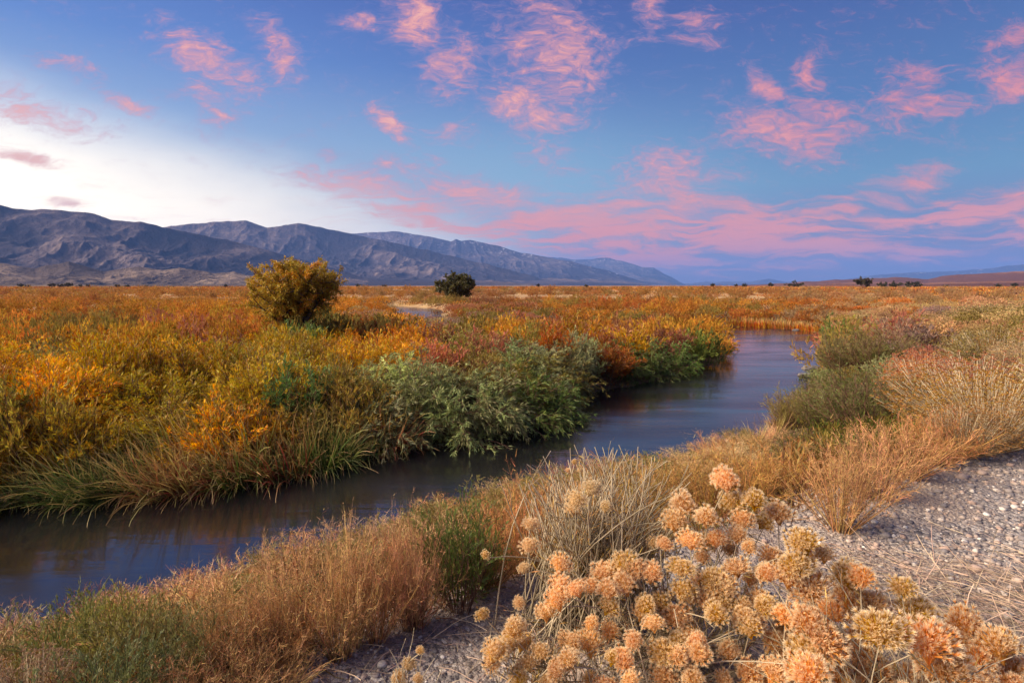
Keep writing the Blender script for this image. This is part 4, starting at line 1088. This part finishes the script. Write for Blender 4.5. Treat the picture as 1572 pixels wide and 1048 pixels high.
    cols = np.array([STRAW, OLIVE, TANO, (.2, .12, .05), (.3, .1, .05)])[rng.integers(0, 5, len(c))] * (.3 + .5 * rng.random((len(c), 1)))  # litter tint darkened, painting in the shade under the near shrubs
    o = b.obj('dry_grass', M_cover)
    at = o.data.color_attributes.new('Tint', 'FLOAT_COLOR', 'POINT')
    at.data.foreach_set('color', np.repeat(np.concatenate([cols, np.ones((len(c), 1))], 1), 8, axis=0).astype(np.float32).ravel())
    tag(o, 'short dry grass and litter on the near bank slope', 'grass', kind='stuff')

# ------------------------------------------------------------------ fluffy heads
def head_proto(seed, nt=56, nb=44):
    """domed cluster of bristly seed tufts, radius ~1"""
    g = np.random.default_rng(seed); b = Buf()
    k = np.arange(nt) + .5; ph = k * 2.39996 + g.random() * 6; cz = 1 - k / nt * 1.4
    rr = np.sqrt(np.clip(1 - cz ** 2, 0, 1))
    lob = 1 + .22 * np.sin(ph * 2 + seed) + .12 * g.normal(size=nt)
    c = np.stack([np.cos(ph) * rr * .78 * lob, np.sin(ph) * rr * .78 * lob, cz * .66 * lob], -1)
    out = unit(c * np.array([1, 1, 1.2]) + np.array([0, 0, .35]))
    cc = np.repeat(c, nb, 0); oo = np.repeat(out, nb, 0)
    dr = unit(oo * 1.0 + rdir(len(cc), g) * .62)
    Lb = (.15 + .15 * g.random(len(cc)))
    w_ = .0125
    s = unit(np.cross(dr, rdir(len(cc), g)))
    start = cc - oo * .06 - dr * .02
    v = np.stack([start + s * w_, start - s * w_, start + dr * Lb[:, None] + s * w_ * .35, start + dr * Lb[:, None] - s * w_ * .35], 1)
    n_ = len(cc)
    T = np.tile([0, 0, 1, 1.0], n_); R = np.repeat(np.repeat(g.random(nt), nb) * .5 + g.random(n_) * .5, 4)
    q = np.arange(n_ * 4).reshape(n_, 4)[:, [0, 1, 3, 2]]
    b.add(v.reshape(-1, 3), quads=q, T=T, R=R)
    # bracts under every tuft
    leaves(b, np.repeat(c * .45, 3, 0), unit(np.repeat(out, 3, 0) + rdir(nt * 3, g) * .3), .2, .045, g, T=0.05)
    ci = rdir(420, g) * np.array([.62, .62, .5]) * (.5 + .5 * g.random((420, 1))) + np.array([0, 0, .12])
    leaves(b, ci, unit(ci + rdir(420, g) * .5), .24, .07, g, T=.35 + .3 * g.random(420))
    pth = np.stack([np.tile(np.array([[0, 0, -.75]]), (nt, 1)), c * .3 + [0, 0, -.3], c * .9], 1)
    ribbons(b, pth, .05, g, taper=False, T0=0, T1=0)
    return b.mesh('seed_head', M_bristle)

HEADS_A = [(1113,738,42),(1125,772,42),(1158,768,40),(1195,788,44),(1172,802,32),(1048,775,42),(1036,800,40),(1085,795,38),(1060,830,38),(1100,828,32),(1140,798,36),(1132,822,30),(1083,835,30),(1120,842,26),(1020,835,26),(1078,855,24),(1150,840,28),
  (860,866,34),(855,920,40),(838,940,36),(885,905,30),(930,880,42),(935,906,38),(975,876,36),(958,897,42),(1000,880,38),(935,932,32),(908,957,26),(905,900,30),(1045,872,38),(1050,908,42),(1095,908,46),(1100,942,38),(1040,948,42),(1062,978,34),(1010,925,38),(1003,958,32),(1130,872,38),(1152,890,28),(1185,855,34),(1072,1002,42),(1022,1002,46),(985,940,32),(973,983,30),(1020,1040,42),(968,1045,34),(880,985,28),(940,1010,30),(1120,1000,34),(1150,965,36),(1140,930,34)]
_r = random.Random(3)
HEADS_A += [(_r.uniform(850, 1215), _r.uniform(860, 1060), _r.uniform(28, 44)) for _ in range(34)]
HEADS_G = [(908,750,32),(884,768,32),(880,782,24),(930,778,20),(815,805,26),(812,838,28),(804,872,18),(1003,832,22),(745,852,16),(740,943,22),(797,925,22),(882,709,10),(890,722,9),(872,722,9)]
HEADS_L = [(790,968,42),(760,1000,38),(802,985,38),(776,990,38),(812,1018,32),(755,1015,34),(830,1000,30),(795,1040,36),(845,1045,32),(905,1042,26),(870,1020,28)]
HEADS_S = [(645,998,16),(628,1020,22),(612,1043,26),(642,1042,20)]
_B = [(_r.uniform(1170, 1480), _r.uniform(960, 1090), _r.uniform(48, 66)) for _ in range(6)]
HEADS_B = _B + [(1232,832,46),(1247,846,36),(1265,852,28),(1222,868,52),(1212,886,46),(1180,880,34),(1245,905,62),(1300,884,52),(1322,886,46),(1305,918,58),(1338,926,46),(1240,955,62),(1268,985,66),(1332,950,56),(1352,968,72),(1318,990,54),(1385,902,42),(1405,940,62),(1392,968,58),(1425,985,72),(1480,958,58),(1475,988,52),(1532,990,62),(1500,1012,62),(1450,1022,72),(1212,1000,58),(1188,985,42),(1240,1032,72),(1290,1040,64),(1340,1040,64),(1390,1045,64),(1430,1050,64),(1552,1025,52),(1502,1050,54),(1195,1040,52),(1150,1035,44),(1275,940,50),(1560,1060,60),(1290,1085,70),(1400,1090,70),(1200,1085,60),(1500,1095,66),(1600,1040,60),(1175,930,40),(1205,945,44)]

def head_pos(px, py, s, k=.09, lo=1.2, hi=2.1):
    hi = min(hi, max(2.15 - .0016 * (py - 740), lo + .1)) if py > 740 else hi
    d = min(max(k * F / s, lo), hi) * random.uniform(.97, 1.03)
    r = ray(px, py); t = d / r[1]
    return np.array([r[0] * t, r[1] * t, CZ + r[2] * t]), s / F * d / 2

def build_rabbitbrush():
    HP = [head_proto(700 + i, 64 + 6 * (i % 4)) for i in range(7)]
    plants = [('rabbitbrush', [(q[0], q[1], q[2] * 1.03) for q in HEADS_A], (1040, 1035), 'large rabbitbrush with many cream and orange fluffy heads at the bottom centre', (.90, .51, .19), 90, .11, 1.5, 2.1, .16),
              ('rabbitbrush', HEADS_G, (905, 955), 'leggy bush of bare grey stems with a few fluffy heads, behind the large rabbitbrush', (.85, .6, .32), 300, .075, 2.05, 2.5, .17),
              ('rabbitbrush', HEADS_L, (850, 1085), 'small rabbitbrush clump at the bottom left of the large one', (.84, .50, .17), 60, .09, 1.6, 2.0, .12),
              ('rabbitbrush', HEADS_S, (632, 1090), 'tiny rabbitbrush with three or four heads alone on the bottom gravel', (.58, .32, .10), 8, .055, 1.7, 2.0, .03),
              ('rabbitbrush', [(q[0], q[1], q[2] * 1.0) for q in HEADS_B], (1360, 1230), 'closest rabbitbrush with the largest orange fluffy heads in the bottom right corner', (.88, .44, .12), 90, .12, 1.15, 1.75, .15)]
    for (nm, heads, bp, lb, col, nst, k, lo, hi, spread) in plants:
        bx, by, bz = hits(*bp)
        root = bpy.data.objects.new(nm, None); COL.objects.link(root); root.location = (bx, by, bz)
        tag(root, lb, 'rabbitbrush')
        B = np.array([bx, by, bz]); starts = []; ends = []
        for i, (a, c, s) in enumerate(heads):
            p, r = head_pos(a, c, s, k, lo, hi)
            if p[2] < bz + .12: p[2] = bz + .12
            rel = p - B
            o = bpy.data.objects.new('seed_head', HP[random.randrange(7)]); COL.objects.link(o); o.parent = root
            o.location = rel; o.scale = (r * random.uniform(1.0, 1.25), r * random.uniform(1.0, 1.25), r * random.uniform(1.05, 1.4))
            ax = rel / np.linalg.norm(rel)
            o.rotation_euler = (-ax[1] * .6 + random.uniform(-.15, .15), ax[0] * .6 + random.uniform(-.15, .15), random.uniform(0, 6.28))
            kk = random.uniform(.82, 1.12); gold = random.random() < .18
            cc = (.66, .38, .04) if gold else (col[0] * kk, col[1] * kk * random.uniform(.95, 1.08), col[2] * kk)
            o.color = (*cc, 1)
            ends.append(rel - np.array([0, 0, r * .6])); starts.append(np.array([random.gauss(0, spread), random.gauss(0, spread * .7), -.03]))
        # stems: every head has one, plus bare ones
        E = np.array(ends); S = np.array(starts)
        ex = E[rng.integers(0, len(E), nst)]; 
        if heads is HEADS_G:
            az = rng.uniform(0, 6.28, nst); ln = rng.random(nst) ** .7 * .62
            ht = rng.uniform(.4, .78, nst)
            ex = np.stack([np.cos(az) * np.sin(ln), np.sin(az) * np.sin(ln) * .8, np.cos(ln)], -1) * ht[:, None] * 1.0 + np.array([.06, 0, 0])
        else:
            ex = ex * rng.uniform(.45, .95, (nst, 1)) + rng.normal(size=(nst, 3)) * .07; ex[:, 2] = np.maximum(ex[:, 2], .06)
        sx = np.stack([rng.normal(0, spread, nst), rng.normal(0, spread * .7, nst), np.full(nst, -.03)], -1)
        Sa = np.concatenate([S, sx]); Ea = np.concatenate([E, ex])
        kp = np.linspace(0, 1, 7)[None, :, None]
        mid = rdir(len(Sa))[:, None] * .06
        pa = Sa[:, None] * (1 - kp) + Ea[:, None] * kp + mid * np.sin(kp * math.pi)
        pa[:, :, 2] += (.10 * np.sin(kp * math.pi) * np.linalg.norm((Ea - Sa)[:, :2], axis=1)[:, None, None])[:, :, 0]
        sb = Buf(); tubes(sb, pa, np.linspace(.0034, .0018, 7)[None], sides=4)
        # side twigs and slender leaves
        nt = nst * 3; ii = rng.integers(0, len(Sa), nt); tp, tt = along(pa, ii, .3 + .6 * rng.random(nt))
        q = curved(tp, unit(tt + rdir(nt) * .5), .05 + .12 * rng.random(nt), 4, 0, .1)
        tubes(sb, q, np.linspace(.0017, .001, 4)[None], sides=3)
        so = sb.obj('stems', M_stemg, root, True)
        if heads is not HEADS_S:
            lf = Buf(); nl = nst * 14; ii = rng.integers(0, nt, nl); lp, lt = along(q, ii, rng.random(nl))
            leaves(lf, lp, unit(lt + rdir(nl) * .6), .025 + .03 * rng.random(nl), .0035)
            fo = lf.obj('leaves', M_dry, root); fo.color = (.40, .24, .08, 1)

# ------------------------------------------------------------------ gravel
def build_gravel():
    ico_v = []; t = (1 + 5 ** .5) / 2
    for a, c in ((-1, t), (1, t), (-1, -t), (1, -t)): ico_v.append((a, c, 0))
    for a, c in ((-1, t), (1, t), (-1, -t), (1, -t)): ico_v.append((0, a, c))
    for a, c in ((t, -1), (t, 1), (-t, -1), (-t, 1)): ico_v.append((a, 0, c))
    iv = unit(np.array(ico_v, float))
    it = np.array([(0,11,5),(0,5,1),(0,1,7),(0,7,10),(0,10,11),(1,5,9),(5,11,4),(11,10,2),(10,7,6),(7,1,8),(3,9,4),(3,4,2),(3,2,6),(3,6,8),(3,8,9),(4,9,5),(2,4,11),(6,2,10),(8,6,7),(9,8,1)])
    # one subdivision for rounder pebbles
    vl = [tuple(v) for v in iv]; cache = {}
    def midp(a, c):
        kx = (min(a, c), max(a, c))
        if kx not in cache:
            m = np.array(vl[a]) + np.array(vl[c]); m /= np.linalg.norm(m); vl.append(tuple(m)); cache[kx] = len(vl) - 1
        return cache[kx]
    t2 = []
    for a, b_, c in it:
        ab, bc, ca = midp(a, b_), midp(b_, c), midp(c, a)
        t2 += [(a, ab, ca), (b_, bc, ab), (c, ca, bc), (ab, bc, ca)]
    iv2 = np.array(vl); t2 = np.array(t2)
    b = Buf()
    for (n, V, Tt, smin, smax, rmax) in ((42000, iv, it, .003, .008, 9), (9000, iv2, t2, .008, .017, 12), (700, iv2, t2, .015, .028, 12)):
        d = np.exp(rng.uniform(math.log(1.1), math.log(rmax), n * 2)); az = rng.uniform(-.75, 1.0, n * 2)
        x = d * np.sin(az); y = d * np.cos(az); te = ter_sd(x, y)
        pch = fbm(x * 1.6, y * 1.6, 61, 3)
        ok = (te < .35) & (rng.random(len(x)) < (.25 + .9 * sst((pch - .3) / .3)))
        x, y, d = x[ok][:n], y[ok][:n], d[ok][:n]; z = height(x, y); N0 = len(x)
        s = (smin + (smax - smin) * rng.random(N0) ** 2) * np.clip(d / 3.2, .75, 1.9) * .86
        sc = np.stack([s * rng.uniform(.9, 1.4, N0), s * rng.uniform(.8, 1.2, N0), s * rng.uniform(.5, .85, N0)], -1)
        a = rng.random(N0) * 6.28; ca, sa = np.cos(a), np.sin(a)
        v = V[None] * (1 + .16 * rng.normal(size=(N0, len(V), 1))) * sc[:, None]
        vx = v[..., 0] * ca[:, None] - v[..., 1] * sa[:, None]; vy = v[..., 0] * sa[:, None] + v[..., 1] * ca[:, None]
        v = np.stack([vx + x[:, None], vy + y[:, None], v[..., 2] + z[:, None] + s[:, None] * .2], -1)
        tr = (np.arange(N0) * len(V))[:, None, None] + Tt[None]
        b.add(v.reshape(-1, 3), tris=tr.reshape(-1, 3), R=np.repeat(rng.random(N0), len(V)), T=0)
    m, n, out = newmat('pebbles')
    R = n.attr('R').outputs['Fac']; pos = n.new('ShaderNodeNewGeometry').outputs['Position']
    col = n.ramp(R, [(0, (.11, .10, .11)), (.2, (.22, .20, .21)), (.45, (.36, .30, .27)), (.65, (.46, .37, .31)), (.8, (.44, .30, .24)), (.9, (.60, .53, .47)), (1, (.75, .70, .65))])
    col = n.mix(n.mr(n.noise(pos, 120, 4, .6), .3, .7, 0, .35), col, (.16, .13, .12))
    p = n.new('ShaderNodeBsdfPrincipled'); n.setin(p, 'Base Color', col); p.inputs['Roughness'].default_value = .8; p.inputs['Specular IOR Level'].default_value = .25
    n.link(p.outputs[0], out.inputs[0])
    o = b.obj('gravel', m, smooth=True); tag(o, 'loose grey and tan gravel covering the near terrace', 'gravel', kind='stuff')
    # dead straw lying on the gravel
    b = Buf(); n0 = 2600
    x = np.concatenate([rng.normal(2.15, .6, n0), rng.normal(.2, .8, 500)]); y = np.concatenate([rng.normal(2.25, .38, n0), rng.normal(2.2, .2, 500)])
    ok = (ter_sd(x, y) < .3) & (np.hypot(x, y) > 1.5); x, y = x[ok], y[ok]; z = height(x, y)
    dr = rdir(len(x)); dr[:, 2] = np.abs(dr[:, 2]) * .12 + .02
    p = curved(np.stack([x, y, z + .012], -1), dr, .06 + .2 * rng.random(len(x)), 5, .06, .12)
    ribbons(b, p, .0028, taper=False)
    o = b.obj('dry_straw', M_dry); o.color = (.50, .37, .27, 1); tag(o, 'thin dead straw lying scattered on the gravel', 'straw', kind='stuff')

def build_rocks():
    for i, (a, c, s, lb) in enumerate([(1246, 566, .32, 'dark wet rock at the water edge of the right bank'), (1238, 577, .24, 'smaller dark rock in the water below the first on the right bank'), (1210, 505, .3, 'pale rock at the water edge of the outer bend'), (1196, 503, .22, 'small pale rock left of the larger one on the outer bend'), (1222, 507, .24, 'pale rock right of the larger one on the outer bend')]):
        x, y = P(a, c, 0); g = np.random.default_rng(900 + i)
        k = np.arange(160); ph = k * 2.39996; cz = 1 - 2 * (k + .5) / 160; rr = np.sqrt(1 - cz * cz)
        import bmesh
        bm = bmesh.new(); bmesh.ops.create_icosphere(bm, subdivisions=3, radius=1)
        for v in bm.verts:
            q = v.co; f = 1 + .35 * (float(fbm(np.array([q.x * 1.5 + i * 3]), np.array([q.y * 1.5 + q.z * 2]), 5, 3)[0]) - .5) * 2
            v.co = q * f; v.co.x *= s * 1.5; v.co.y *= s; v.co.z *= s * .5
        me = bpy.data.meshes.new('river_rock'); bm.to_mesh(me); bm.free(); me.materials.append(M_rock)
        o = bpy.data.objects.new('river_rock', me); COL.objects.link(o); o.location = (float(x), float(y), .02)
        tag(o, lb, 'rock')

M_water = make_water_mat()
M_cover = make_cover_mat()
M_tree = leafmat('tree leaves', tip=(.42, .20, .03), hue=0.03, val=(0.45, 1.6), trans=0.35, tipf=(0.55, 1.0))
import os
build_camera(); build_world(); build_light()
build_ground(); build_water(); build_mountains(); build_haze()
rest = build_thickets(); build_cover(rest); build_reeds(); build_trees()
build_near(); build_rabbitbrush(); build_gravel(); build_rocks()
